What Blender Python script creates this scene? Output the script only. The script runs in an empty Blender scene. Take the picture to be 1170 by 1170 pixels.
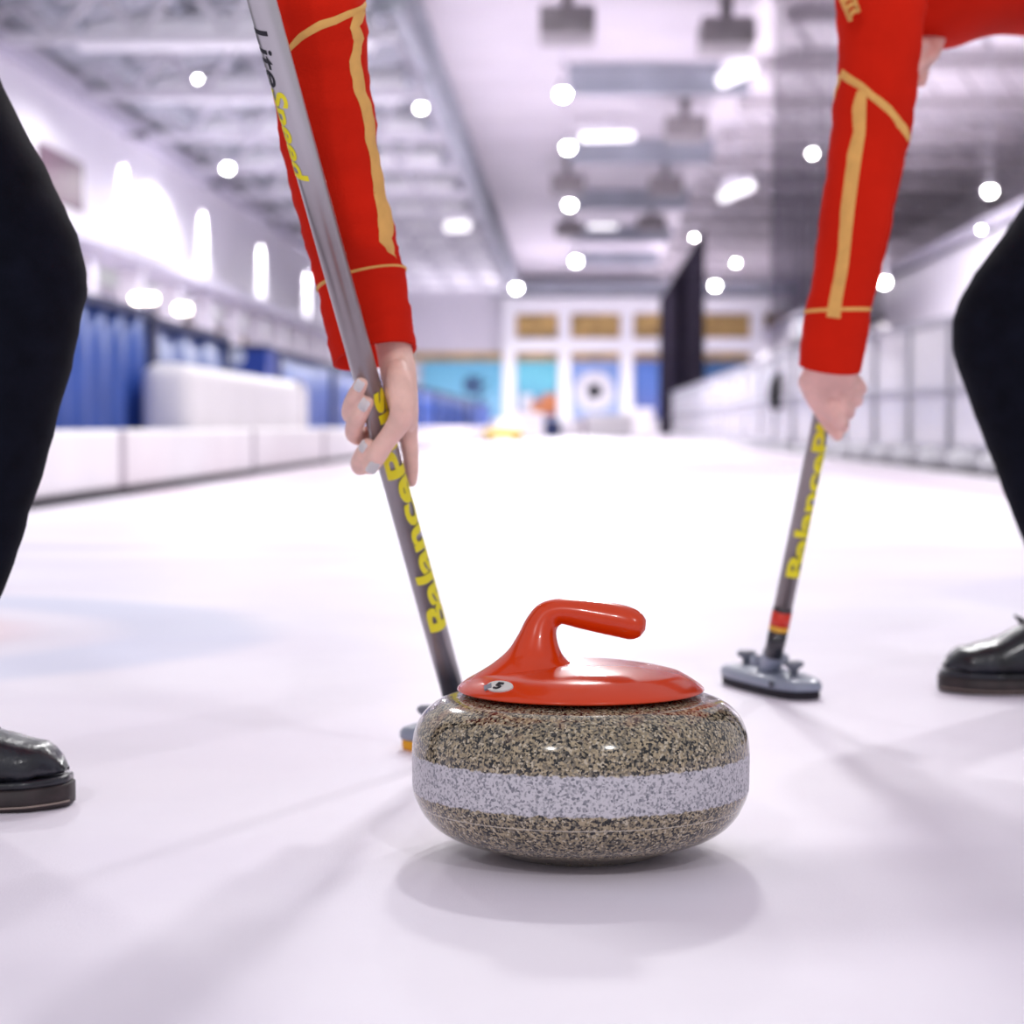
import bpy, bmesh, math, random
from mathutils import Vector, Matrix
random.seed(7)
PI = math.pi
SC = bpy.context.scene
COL = SC.collection

# ------------------------------------------------------------------ camera, world, lights, exposure
F = 2400.0
CAM = Vector((0, 0, 0.364))
YAW = math.atan(70 / F); PITCH = math.atan(98 / F)
cd = bpy.data.cameras.new('camera'); cam = bpy.data.objects.new('camera', cd); COL.objects.link(cam)
cam.location = CAM
cam.rotation_euler = (PI / 2 - PITCH, 0, YAW)
cd.sensor_width = 36; cd.lens = F / 1170 * 36
cd.clip_start = 0.05; cd.clip_end = 400
cd.dof.use_dof = True; cd.dof.focus_distance = 1.74; cd.dof.aperture_fstop = 6.0
SC.camera = cam
SC.view_settings.view_transform = 'Standard'; SC.view_settings.look = 'None'
SC.view_settings.gamma = 1; SC.view_settings.use_curve_mapping = False
SC.view_settings.exposure = 0.0
w = bpy.data.worlds.new('hall_air'); SC.world = w; w.use_nodes = True
w.node_tree.nodes['Background'].inputs[0].default_value = (0.925, 0.90, 0.98, 1)
w.node_tree.nodes['Background'].inputs[1].default_value = 0.61

def area(name, loc, target, size, power, col=(1, 0.99, 0.99)):
    l = bpy.data.lights.new(name, 'AREA'); l.shape = 'DISK'; l.size = size; l.energy = power; l.color = col
    o = bpy.data.objects.new(name, l); COL.objects.link(o); o.location = loc
    o.rotation_euler = (Vector(target) - Vector(loc)).to_track_quat('-Z', 'Y').to_euler()
    return o
area('rink_and_fill_floodlight', (0.3, 9.2, 6.9), (0, 4, 0), 0.45, 200)
area('rink_and_fill_floodlight', (4.4, 12.0, 7.2), (0, 4, 0), 0.45, 250)
area('rink_and_fill_floodlight', (-5.0, 14.0, 7.2), (-1, 7, 0), 0.7, 130)
area('rink_and_fill_floodlight', (0.5, 15.5, 7.4), (0, 12, 0), 0.9, 260)
area('rink_and_fill_floodlight', (0.0, 25, 7.4), (0, 26, 0), 1.2, 500)
area('rink_and_fill_floodlight', (-2.6, -4.5, 5.2), (0, 2, .3), 0.30, 90)  # unseen fill behind the camera, added for front light and stone highlights
area('rink_and_fill_floodlight', (2.4, -4.0, 5.2), (0, 2, .3), 0.30, 90)  # second added front fill, on the right behind the camera

# ------------------------------------------------------------------ helpers
Rm = cam.rotation_euler.to_matrix()
RX, UP, FW = Rm @ Vector((1, 0, 0)), Rm @ Vector((0, 1, 0)), Rm @ Vector((0, 0, -1))
def ray(px, py): return FW + RX * ((px - 585) / F) + UP * ((585 - py) / F)
def at(px, py, Y):
    d = ray(px, py); return CAM + d * (Y / d.y)
def gnd(px, py, z=0):
    d = ray(px, py); return CAM + d * ((z - CAM.z) / d.z)
def proj(p):
    v = p - CAM; k = v.dot(FW); return 585 + F * v.dot(RX) / k, 585 - F * v.dot(UP) / k

def lin(c):
    return tuple((v / 255 / 12.92) if v / 255 <= 0.04045 else ((v / 255 + 0.055) / 1.055) ** 2.4 for v in c) + (1,)

def mat(name, rgb, rough=0.6, metal=0.0, coat=0.0, emit=0.0, var=0.06, scale=8.0, bump=0.0, bscale=200.0, trans=0.0, alpha=1.0, sheen=0.0, spec=0.5):
    m = bpy.data.materials.new(name); m.use_nodes = True
    nt = m.node_tree; b = nt.nodes['Principled BSDF']
    c = lin(rgb)
    tc = nt.nodes.new('ShaderNodeTexCoord')
    n = nt.nodes.new('ShaderNodeTexNoise'); n.inputs['Scale'].default_value = scale; n.inputs['Detail'].default_value = 4
    nt.links.new(tc.outputs['Object'], n.inputs['Vector'])
    r = nt.nodes.new('ShaderNodeValToRGB')
    r.color_ramp.elements[0].position = 0.3; r.color_ramp.elements[1].position = 0.7
    r.color_ramp.elements[0].color = tuple(v * (1 - var) for v in c[:3]) + (1,)
    r.color_ramp.elements[1].color = tuple(min(1, v * (1 + var)) for v in c[:3]) + (1,)
    nt.links.new(n.outputs['Fac'], r.inputs['Fac']); nt.links.new(r.outputs['Color'], b.inputs['Base Color'])
    b.inputs['Roughness'].default_value = rough; b.inputs['Metallic'].default_value = metal
    b.inputs['Coat Weight'].default_value = coat; b.inputs['Coat Roughness'].default_value = 0.06
    b.inputs['Specular IOR Level'].default_value = spec
    b.inputs['Sheen Weight'].default_value = sheen
    b.inputs['Transmission Weight'].default_value = trans; b.inputs['Alpha'].default_value = alpha
    if emit:
        b.inputs['Emission Color'].default_value = c; b.inputs['Emission Strength'].default_value = emit
    if bump:
        n2 = nt.nodes.new('ShaderNodeTexNoise'); n2.inputs['Scale'].default_value = bscale; n2.inputs['Detail'].default_value = 3
        nt.links.new(tc.outputs['Object'], n2.inputs['Vector'])
        bp = nt.nodes.new('ShaderNodeBump'); bp.inputs['Strength'].default_value = bump; bp.inputs['Distance'].default_value = 0.002
        nt.links.new(n2.outputs['Fac'], bp.inputs['Height']); nt.links.new(bp.outputs['Normal'], b.inputs['Normal'])
    return m

def link(name, bm, m, parent=None, smooth=True, loc=None):
    me = bpy.data.meshes.new(name); bm.to_mesh(me); bm.free()
    for mm in (m if isinstance(m, (list, tuple)) else [m]): me.materials.append(mm)
    if smooth:
        for p in me.polygons: p.use_smooth = True
    o = bpy.data.objects.new(name, me); COL.objects.link(o)
    if loc is not None: o.location = loc
    if parent is not None: o.parent = parent
    return o

def tag(o, label=None, cat=None, group=None, kind=None):
    if label: o['label'] = label
    if cat: o['category'] = cat
    if group: o['group'] = group
    if kind: o['kind'] = kind
    return o
def thing(name, label, cat, loc=(0, 0, 0), group=None):
    o = bpy.data.objects.new(name, None); COL.objects.link(o); o.location = loc; o.empty_display_size = 0.1
    return tag(o, label, cat, group)
def local(bm, loc):
    bmesh.ops.translate(bm, verts=bm.verts, vec=-Vector(loc)); return bm

def box(bm, x0, x1, y0, y1, z0, z1, bev=0.0, seg=2):
    vs = [bm.verts.new((x, y, z)) for x in (x0, x1) for y in (y0, y1) for z in (z0, z1)]
    fs = [bm.faces.new([vs[i] for i in f]) for f in ((0, 1, 3, 2), (4, 6, 7, 5), (0, 4, 5, 1), (2, 3, 7, 6), (0, 2, 6, 4), (1, 5, 7, 3))]
    if bev:
        es = list({e for f in fs for e in f.edges})
        bmesh.ops.bevel(bm, geom=es, offset=bev, segments=seg, affect='EDGES', profile=0.5)
    return bm
def boxm(*a, **k):
    return box(bmesh.new(), *a, **k)

def frame_for(d):
    d = d.normalized(); a = Vector((0, 0, 1)) if abs(d.z) < 0.9 else Vector((1, 0, 0))
    e1 = d.cross(a).normalized(); return e1, d.cross(e1).normalized()

def tube(bm, pts, rad, n=12, cap=True):
    pts = [Vector(p) for p in pts]
    rads = rad if isinstance(rad, (list, tuple)) else [rad] * len(pts)
    rings = []; e1 = None
    for i, p in enumerate(pts):
        d = (pts[min(i + 1, len(pts) - 1)] - pts[max(i - 1, 0)]).normalized()
        if e1 is None: e1, e2 = frame_for(d)
        else:
            e1 = (e1 - d * e1.dot(d)).normalized(); e2 = d.cross(e1)
        rings.append([bm.verts.new(p + (e1 * math.cos(2 * PI * k / n) + e2 * math.sin(2 * PI * k / n)) * rads[i]) for k in range(n)])
    for a, b in zip(rings, rings[1:]):
        for k in range(n): bm.faces.new((a[k], a[(k + 1) % n], b[(k + 1) % n], b[k]))
    if cap: bm.faces.new(rings[0][::-1]); bm.faces.new(rings[-1])
    return bm

def lathe(bm, prof, n=96, c=(0, 0, 0)):
    rings = []
    for r, z in prof:
        if r < 1e-6: rings.append([bm.verts.new((c[0], c[1], c[2] + z))])
        else: rings.append([bm.verts.new((c[0] + r * math.cos(2 * PI * k / n), c[1] + r * math.sin(2 * PI * k / n), c[2] + z)) for k in range(n)])
    for a, b in zip(rings, rings[1:]):
        for k in range(n):
            k2 = (k + 1) % n
            if len(a) == 1: bm.faces.new((a[0], b[k2], b[k]))
            elif len(b) == 1: bm.faces.new((a[k], a[k2], b[0]))
            else: bm.faces.new((a[k], a[k2], b[k2], b[k]))
    return bm

def cr(a, b, c, d, t):
    return 0.5 * ((2 * b) + (c - a) * t + (2 * a - 5 * b + 4 * c - d) * t * t + (3 * b - a - 3 * c + d) * t ** 3)
def smooth_list(L, t):
    n = len(L) - 1; i = min(int(t), n - 1); f = t - i
    return cr(L[max(i - 1, 0)], L[i], L[i + 1], L[min(i + 2, n)], f)

class Loft:
    """sections: (centre, axis1, axis2); S(th, v) a point on the surface, v = 0..len-1"""
    def __init__(s, secs, wob=0.0, wseed=0.0, power=2.0):
        s.c = [Vector(a[0]) for a in secs]; s.a = [Vector(a[1]) for a in secs]; s.b = [Vector(a[2]) for a in secs]
        s.n = len(secs) - 1; s.wob = wob; s.ws = wseed; s.pw = 2.0 / power
    def S(s, th, v, off=0.0):
        v = max(0, min(s.n, v))
        c, a, b = smooth_list(s.c, v), smooth_list(s.a, v), smooth_list(s.b, v)
        k = 1.0
        if s.wob:
            k += s.wob * (math.sin(v * 5.1 + th * 1.0 + s.ws) * 0.5 + math.sin(v * 9.7 - th * 2.0 + 1.7 * s.ws) * 0.35 + math.sin(v * 15.0 + th * 3 + s.ws) * 0.2) * min(1, v, (s.n - v) / 1.5 + .05)
        ct, st = math.cos(th), math.sin(th)
        ct = math.copysign(abs(ct) ** s.pw, ct); st = math.copysign(abs(st) ** s.pw, st)
        d = a * ct + b * st
        return c + d * k + (d.normalized() * off if off else Vector((0, 0, 0)))
    def mesh(s, bm, nu=40, per=6, cap0=True, cap1=True, hole=0.0):
        rings = []
        N = s.n * per
        for i in range(N + 1):
            rings.append([bm.verts.new(s.S(2 * PI * k / nu, i / per)) for k in range(nu)])
        if hole:     # an open end with a turned-in hem
            for dd, sc in ((0.0, 0.93), (-0.9, 0.86)):
                v = s.n + dd; c = smooth_list(s.c, max(0, min(s.n, v)))
                rings.append([bm.verts.new(c + (s.S(2 * PI * k / nu, v) - c) * sc) for k in range(nu)])
        for a, b in zip(rings, rings[1:]):
            for k in range(nu): bm.faces.new((a[k], a[(k + 1) % nu], b[(k + 1) % nu], b[k]))
        if cap0: bm.faces.new(rings[0][::-1])
        if cap1: bm.faces.new(rings[-1])
        return bm
    def find(s, px, py):
        """front-side parameters (th, v) whose projection is the given place on the sleeve"""
        v = s.n / 2; ct = 0
        for _ in range(30):
            c = smooth_list(s.c, v); a = smooth_list(s.a, v)
            cx, cy = proj(c); rx, ry = proj(c + a)
            hx = rx - cx
            ct = max(-1, min(1, (px - cx) / hx))
            th = math.acos(ct); q = proj(s.S(th, v))
            q2 = proj(s.S(th, min(s.n, v + 0.05))); q1 = proj(s.S(th, max(0, v - .05)))
            g = (q2[1] - q1[1]) / 0.1
            v = max(0, min(s.n, v + 0.7 * (py - q[1]) / (g if abs(g) > 5 else 5)))
        return math.acos(ct), v
    def strip(s, bm, pairs, n=6, m=3, off=0.0012):
        """a band between pairs of image places, laid on the surface"""
        P = [(s.find(*a), s.find(*b)) for a, b in pairs]
        rows = []
        for i in range(len(P) - 1):
            for j in range(n + (i == len(P) - 2)):
                f = j / n; row = []
                for k in range(m + 1):
                    g = k / m
                    t = [P[i][0][q] * (1 - f) * (1 - g) + P[i + 1][0][q] * f * (1 - g) + P[i][1][q] * (1 - f) * g + P[i + 1][1][q] * f * g for q in (0, 1)]
                    row.append(bm.verts.new(s.S(t[0], t[1], off if 0 < k < m else off * 0.2)))
                rows.append(row)
        for a, b in zip(rows, rows[1:]):
            for k in range(m): bm.faces.new((a[k], a[k + 1], b[k + 1], b[k]))
        return bm
    def ring(s, bm, v0, v1, off=0.0012, nu=48):
        rings = [[bm.verts.new(s.S(2 * PI * k / nu, v, o)) for k in range(nu)] for v, o in ((v0, 0), (v0 * .7 + v1 * .3, off), (v0 * .3 + v1 * .7, off), (v1, 0))]
        for a, b in zip(rings, rings[1:]):
            for k in range(nu): bm.faces.new((a[k], a[(k + 1) % nu], b[(k + 1) % nu], b[k]))
        return bm

def sec(L, R, Y, w, dz=0.0):
    """section from its left and right outline in the view at depth Y; w = half thickness towards the viewer"""
    a, b = at(L[0], L[1], Y), at(R[0], R[1], Y)
    return ((a + b) / 2, (b - a) / 2, Vector((0, -w, dz)))

def evaluated(bm, mods):
    me = bpy.data.meshes.new('tmp'); bm.to_mesh(me); bm.free()
    o = bpy.data.objects.new('tmp', me); COL.objects.link(o)
    for kind, kw in mods:
        md = o.modifiers.new(kind, kind)
        for k, v in kw.items(): setattr(md, k, v)
    dg = bpy.context.evaluated_depsgraph_get(); dg.update()
    me2 = bpy.data.meshes.new_from_object(o.evaluated_get(dg))
    out = bmesh.new(); out.from_mesh(me2)
    bpy.data.objects.remove(o); bpy.data.meshes.remove(me); bpy.data.meshes.remove(me2)
    return out

# ------------------------------------------------------------------ materials
M = {}
M['wall'] = mat('white_wall', (232, 228, 236), 0.7, var=0.03, scale=0.7)
M['trim'] = mat('grey_lilac_trim', (188, 184, 198), 0.6, var=0.05, scale=1)
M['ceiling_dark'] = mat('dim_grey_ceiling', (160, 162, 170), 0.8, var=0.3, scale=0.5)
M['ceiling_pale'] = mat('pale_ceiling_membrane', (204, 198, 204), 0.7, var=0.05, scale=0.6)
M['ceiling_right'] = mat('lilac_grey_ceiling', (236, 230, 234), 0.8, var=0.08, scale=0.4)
M['rafter'] = mat('pale_taupe_steel', (196, 190, 194), 0.6, var=0.1)
M['steel_white'] = mat('white_painted_steel', (225, 222, 230), 0.5, var=0.05)
M['steel_blue'] = mat('blue_grey_steel', (156, 160, 170), 0.5, var=0.15, scale=1)
M['steel_dark'] = mat('dark_steel', (86, 86, 92), 0.6, var=0.2)
M['duct'] = mat('bright_white_duct', (250, 250, 252), 0.35, var=0.02)
M['hvac'] = mat('taupe_unit', (142, 136, 138), 0.6, var=0.2, scale=2)
M['lamp'] = mat('lamp_glass', (255, 252, 255), 0.4, emit=70)
M['lampwarm'] = mat('warm_lamp_glass', (255, 244, 225), 0.4, emit=14)
M['pad'] = mat('white_vinyl_pad', (240, 234, 238), 0.45, var=0.04, scale=1.5, bump=0.3, bscale=6)
M['seam'] = mat('grey_seam', (170, 160, 170), 0.7)
M['rubber'] = mat('dark_rubber', (48, 44, 50), 0.7)
M['blue'] = mat('blue_vinyl', (56, 88, 168), 0.45, var=0.12, scale=2)
M['navy'] = mat('navy_vinyl', (24, 38, 84), 0.5)
M['royal'] = mat('royal_blue_vinyl', (22, 62, 158), 0.5)
M['logo'] = mat('white_print', (215, 225, 245), 0.6)
M['ochre'] = mat('ochre_lit_room', (196, 164, 104), 0.8, var=0.35, scale=1.2)
M['maroon'] = mat('maroon_glass', (96, 66, 84), 0.4)
M['yellow_machine'] = mat('yellow_paint', (214, 184, 60), 0.5)
M['black_cloth'] = mat('black_cloth', (14, 14, 18), 0.8)
M['frame_grey'] = mat('grey_fence_metal', (168, 166, 176), 0.45, metal=0.2)
M['panel'] = mat('clear_white_panel', (238, 234, 240), 0.25, var=0.02, alpha=0.72)
M['red'] = mat('red_knit_polyester', (206, 34, 14), 0.8, var=0.07, scale=14, bump=0.25, bscale=500, sheen=0.0, spec=0.08)
M['gold'] = mat('golden_yellow_piping', (226, 174, 96), 0.65, var=0.08, scale=60, spec=0.25)
M['trouser'] = mat('black_trouser_jersey', (14, 16, 27), 0.9, var=0.3, scale=30, bump=0.3, bscale=700, sheen=0.03, spec=0.08)
M['leather'] = mat('black_scuffed_leather', (22, 24, 34), 0.30, var=0.7, scale=26, bump=0.7, bscale=70, coat=0.2)
M['sole'] = mat('dark_brown_rubber_sole', (46, 36, 38), 0.6, var=0.35, scale=50)
M['welt'] = mat('pale_stitching', (150, 134, 126), 0.7)
M['nail'] = mat('white_nail_polish', (253, 253, 255), 0.25, coat=0.0, var=0.0, spec=0.3)
M['orange_plastic'] = mat('orange_red_plastic', (208, 56, 0), 0.25, coat=0.3, var=0.05, scale=18, spec=0.4)
M['carbon'] = mat('grey_fibre_shaft', (140, 130, 130), 0.28, metal=0.6, coat=0.6, var=0.10, scale=25)
M['silver'] = mat('silver_shaft', (182, 178, 184), 0.25, metal=0.5, coat=0.7, var=0.03, scale=25)
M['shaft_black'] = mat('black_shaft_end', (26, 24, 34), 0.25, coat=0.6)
M['yellow_print'] = mat('yellow_print', (232, 220, 20), 0.45, var=0.03)
M['black_print'] = mat('black_print', (18, 18, 30), 0.45)
M['red_band'] = mat('red_band', (208, 46, 24), 0.4)
M['gold_band'] = mat('gold_band', (226, 170, 50), 0.4)
M['head_grey'] = mat('blue_grey_plastic', (140, 148, 166), 0.35, var=0.05, coat=0.2)
M['knob_grey'] = mat('mid_grey_plastic', (122, 126, 138), 0.45)
M['pad_black'] = mat('black_pad_fabric', (30, 26, 36), 0.8)
M['pad_orange'] = mat('amber_pad_fabric', (240, 168, 16), 0.7)
M['sticker'] = mat('white_sticker', (214, 212, 208), 0.4)

def skin_mat(name, rgb):
    m = mat(name, rgb, 0.5, var=0.10, scale=45, bump=0.15, bscale=260, spec=0.35)
    b = m.node_tree.nodes['Principled BSDF']
    b.inputs['Subsurface Weight'].default_value = 0.15
    b.inputs['Subsurface Radius'].default_value = (1.0, 0.4, 0.25); b.inputs['Subsurface Scale'].default_value = 0.004
    return m
M['skin'] = skin_mat('warm_fair_skin', (240, 198, 184))
M['skin2'] = skin_mat('fair_skin_pink', (232, 186, 176))

class NT:
    def __init__(s, name):
        s.m = bpy.data.materials.new(name); s.m.use_nodes = True; s.t = s.m.node_tree; s.b = s.t.nodes['Principled BSDF']
    def n(s, kind, **kw):
        x = s.t.nodes.new('ShaderNode' + kind)
        for k, v in kw.items():
            if hasattr(x, k): setattr(x, k, v)
            else: x.inputs[k].default_value = v
        return x
    def l(s, a, b): s.t.links.new(a, b)
    def math(s, op, a, b=None, c=None):
        x = s.t.nodes.new('ShaderNodeMath'); x.operation = op
        for i, v in enumerate((a, b, c)):
            if v is None: continue
            if isinstance(v, (int, float)): x.inputs[i].default_value = v
            else: s.l(v, x.inputs[i])
        return x.outputs[0]
    def mix(s, f, a, b):
        x = s.t.nodes.new('ShaderNodeMix'); x.data_type = 'RGBA'
        for i, v in ((0, f), (6, a), (7, b)):
            if isinstance(v, (int, float, tuple)): x.inputs[i].default_value = v
            else: s.l(v, x.inputs[i])
        return x.outputs[2]
    def sstep(s, v, lo, hi):
        x = s.t.nodes.new('ShaderNodeMapRange'); x.interpolation_type = 'SMOOTHSTEP'
        s.l(v, x.inputs[0]); x.inputs[1].default_value = lo; x.inputs[2].default_value = hi
        return x.outputs[0]

def granite():
    g = NT('speckled_granite')
    tc = g.n('TexCoord'); sx = g.n('SeparateXYZ'); g.l(tc.outputs['Object'], sx.inputs[0])
    v1 = g.n('TexVoronoi', Scale=520.0); g.l(tc.outputs['Object'], v1.inputs['Vector'])
    r1 = g.n('ValToRGB'); cr_ = r1.color_ramp; cr_.interpolation = 'CONSTANT'
    stops = [(0, (14, 15, 16)), (.15, (56, 54, 52)), (.24, (112, 102, 86)), (.38, (148, 134, 108)), (.58, (172, 156, 128)), (.78, (128, 120, 106)), (.90, (192, 180, 158))]
    cr_.elements[0].position = 0; cr_.elements[0].color = lin(stops[0][1])
    cr_.elements[1].position = stops[1][0]; cr_.elements[1].color = lin(stops[1][1])
    for p, c in stops[2:]:
        e = cr_.elements.new(p); e.color = lin(c)
    sc = g.n('SeparateColor'); g.l(v1.outputs['Color'], sc.inputs[0]); g.l(sc.outputs[0], r1.inputs[0])
    n2 = g.n('TexNoise', Scale=420.0, Detail=1.0); g.l(tc.outputs['Object'], n2.inputs['Vector'])
    dark = g.sstep(n2.outputs['Fac'], 0.60, 0.635)
    base = g.mix(g.math('MULTIPLY', dark, 0.85), r1.outputs[0], lin((22, 23, 24)))
    n3 = g.n('TexNoise', Scale=40.0, Detail=2.0); g.l(tc.outputs['Object'], n3.inputs['Vector'])
    # rusty wear below the handle
    rust = g.math('MULTIPLY', g.math('MULTIPLY', g.sstep(sx.outputs['Z'], 0.108, 0.128), g.sstep(n3.outputs['Fac'], 0.52, 0.72)), 0.30)
    base = g.mix(rust, base, lin((168, 96, 70)))
    # the paler struck band
    nz = g.n('TexNoise', Scale=160.0, Detail=2.0); g.l(tc.outputs['Object'], nz.inputs['Vector'])
    z = g.math('ADD', sx.outputs['Z'], g.math('MULTIPLY', g.math('SUBTRACT', nz.outputs['Fac'], 0.5), 0.006))
    band = g.math('MULTIPLY', g.sstep(z, 0.0545, 0.0560), g.math('SUBTRACT', 1.0, g.sstep(z, 0.0868, 0.0885)))
    v3 = g.n('TexVoronoi', Scale=520.0); g.l(tc.outputs['Object'], v3.inputs['Vector'])
    s3 = g.n('SeparateColor'); g.l(v3.outputs['Color'], s3.inputs[0])
    r3 = g.n('ValToRGB'); r3.color_ramp.elements[0].color = lin((118, 118, 128)); r3.color_ramp.elements[1].position = 0.45; r3.color_ramp.elements[1].color = lin((200, 196, 203))
    g.l(s3.outputs[1], r3.inputs[0])
    pale = g.mix(g.math('MULTIPLY', dark, 0.55), r3.outputs[0], lin((92, 96, 104)))
    col = g.mix(band, base, pale)
    hair = g.math('LESS_THAN', g.math('ABSOLUTE', g.math('SUBTRACT', sx.outputs['Z'], 0.0435)), 0.00045)
    col = g.mix(g.math('MULTIPLY', hair, 0.7), col, lin((206, 196, 180)))
    g.l(col, g.b.inputs['Base Color'])
    rg = g.math('ADD', g.math('MULTIPLY', band, 0.32), 0.13)
    g.l(rg, g.b.inputs['Roughness'])
    g.b.inputs['Coat Weight'].default_value = 0.35; g.b.inputs['Coat Roughness'].default_value = 0.04
    return g.m
M['granite'] = granite()

def ice():
    g = NT('pebbled_curling_ice')
    ge = g.n('NewGeometry'); sx = g.n('SeparateXYZ'); g.l(ge.outputs['Position'], sx.inputs[0])
    X, Y = sx.outputs['X'], sx.outputs['Y']
    n1 = g.n('TexNoise', Scale=1.3, Detail=5.0); g.l(ge.outputs['Position'], n1.inputs['Vector'])
    col = g.mix(g.sstep(n1.outputs['Fac'], 0.3, 0.7), lin((233, 225, 240)), lin((243, 237, 248)))
    wob = g.math('MULTIPLY', g.math('SUBTRACT', n1.outputs['Fac'], 0.5), 0.16)
    def disc(cx, cy, r, soft, inner=None):
        dx = g.math('SUBTRACT', X, cx); dy = g.math('SUBTRACT', Y, cy)
        d = g.math('ADD', g.math('SQRT', g.math('ADD', g.math('MULTIPLY', dx, dx), g.math('MULTIPLY', dy, dy))), wob)
        o = g.math('SUBTRACT', 1.0, g.sstep(d, r - soft, r + soft))
        if inner is not None: o = g.math('MULTIPLY', o, g.sstep(d, inner - soft, inner + soft))
        return o
    col = g.mix(g.math('MULTIPLY', disc(-1.42, 3.62, 0.88, 0.07, 0.60), 0.55), col, lin((196, 204, 232)))
    col = g.mix(g.math('MULTIPLY', disc(-1.42, 3.62, 0.45, 0.08), 0.32), col, lin((236, 178, 176)))
    col = g.mix(g.math('MULTIPLY', disc(1.55, 4.45, 0.75, 0.07, 0.55), 0.35), col, lin((206, 200, 226)))
    def line(v, c, hw, soft): return g.math('SUBTRACT', 1.0, g.sstep(g.math('ABSOLUTE', g.math('SUBTRACT', v, c)), hw - soft, hw + soft))
    col = g.mix(g.math('MULTIPLY', line(Y, 6.25, 0.09, 0.05), 0.30), col, lin((196, 186, 212)))
    # pinkish lettering washed into the ice by the left kerb
    n4 = g.n('TexNoise', Scale=0.7, Detail=2.0); g.l(ge.outputs['Position'], n4.inputs['Vector'])
    pk = g.math('MULTIPLY', line(X, -1.85, 0.42, 0.2), g.sstep(n4.outputs['Fac'], 0.42, 0.6))
    pk = g.math('MULTIPLY', pk, g.sstep(Y, 8.5, 10.0))
    col = g.mix(g.math('MULTIPLY', pk, 0.55), col, lin((232, 196, 208)))
    pr = g.math('MULTIPLY', line(X, 2.35, 0.25, 0.15), g.sstep(Y, 9.0, 11.0))
    col = g.mix(g.math('MULTIPLY', pr, 0.5), col, lin((222, 196, 212)))
    # grey frost patches
    n5 = g.n('TexNoise', Scale=2.4, Detail=6.0, Roughness=0.6); g.l(ge.outputs['Position'], n5.inputs['Vector'])
    col = g.mix(g.math('MULTIPLY', g.sstep(n5.outputs['Fac'], 0.5, 0.75), 0.22), col, lin((222, 216, 230)))
    g.l(col, g.b.inputs['Base Color'])
    g.b.inputs['Roughness'].default_value = 0.42
    g.b.inputs['Specular IOR Level'].default_value = 0.32
    g.b.inputs['Subsurface Weight'].default_value = 0.0
    n6 = g.n('TexNoise', Scale=420.0, Detail=4.0, Roughness=0.7); g.l(ge.outputs['Position'], n6.inputs['Vector'])
    n7 = g.n('TexNoise', Scale=14.0, Detail=3.0); g.l(ge.outputs['Position'], n7.inputs['Vector'])
    h = g.math('ADD', n6.outputs['Fac'], g.math('MULTIPLY', n7.outputs['Fac'], 2.0))
    bp = g.n('Bump', Strength=0.35, Distance=0.0012); g.l(h, bp.inputs['Height']); g.l(bp.outputs['Normal'], g.b.inputs['Normal'])
    return g.m
M['ice'] = ice()

def net_mat(name, rgb, cell, thick):
    g = NT(name); tc = g.n('TexCoord'); sx = g.n('SeparateXYZ'); g.l(tc.outputs['Object'], sx.inputs[0])
    def w(v): return g.math('LESS_THAN', g.math('FRACT', g.math('DIVIDE', v, cell)), thick)
    k = g.math('MAXIMUM', w(sx.outputs['Y']), w(sx.outputs['Z']))
    g.b.inputs['Base Color'].default_value = lin(rgb); g.b.inputs['Roughness'].default_value = 0.9; g.b.inputs['Specular IOR Level'].default_value = 0
    g.l(k, g.b.inputs['Alpha'])
    return g.m
M['net_dense'] = net_mat('dark_net_mesh', (34, 30, 40), 0.05, 0.92)
M['net_fine'] = net_mat('grey_net_mesh', (58, 54, 66), 0.05, 0.30)

# ------------------------------------------------------------------ the setting
def struct(name, bm, m, smooth=False):
    return tag(link(name, bm, m, None, smooth), kind='structure')
YF = 100.0
struct('floor', boxm(-16, 16, -6, YF + 2, -0.2, 0.0), M['ice'])
# left wall: pale upper wall over an open gallery
XL = -9.0
struct('wall_left', boxm(XL - 0.6, XL, 30, YF, 3.75, 6.25), M['wall'])
struct('trim_1', boxm(XL - 0.4, XL + 0.80, 28, YF, 3.52, 3.74), M['trim'])
struct('trim_2', boxm(XL - 0.2, XL + 0.25, 28, YF, 6.22, 6.5), M['trim'])
struct('wall_left_gallery', boxm(XL - 2.6, XL - 2.2, 26, YF, 0, 3.75), M['wall'])
struct('wall_far', boxm(-12, 12, YF, YF + 0.5, 0, 7.9), M['wall'])
struct('wall_right', boxm(9.0, 9.4, 22, YF, 0, 4.7), M['wall'])
struct('trim_3', boxm(8.85, 9.1, 22, YF, 4.6, 4.85), M['trim'])
def quad_slab(name, a, b, z1, z2, y0, y1, m):
    bm = bmesh.new()
    vs = [bm.verts.new(v) for v in ((a, y0, z1), (b, y0, z2), (b, y1, z2), (a, y1, z1), (a, y0, z1 + .12), (b, y0, z2 + .12), (b, y1, z2 + .12), (a, y1, z1 + .12))]
    for f in ((0, 1, 2, 3), (7, 6, 5, 4), (0, 4, 5, 1), (1, 5, 6, 2), (2, 6, 7, 3), (3, 7, 4, 0)): bm.faces.new([vs[i] for i in f])
    struct(name, bm, m)
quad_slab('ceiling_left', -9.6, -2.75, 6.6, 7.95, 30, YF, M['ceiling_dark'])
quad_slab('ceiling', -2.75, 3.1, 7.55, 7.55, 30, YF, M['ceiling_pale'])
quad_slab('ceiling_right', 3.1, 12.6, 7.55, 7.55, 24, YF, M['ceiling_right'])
struct('wall_right_upper', boxm(12.2, 12.6, 22, YF, 4.2, 7.6), M['ceiling_right'])
struct('trim_4', boxm(9.0, 12.4, 22, YF, 4.5, 4.6), M['trim'])

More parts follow.
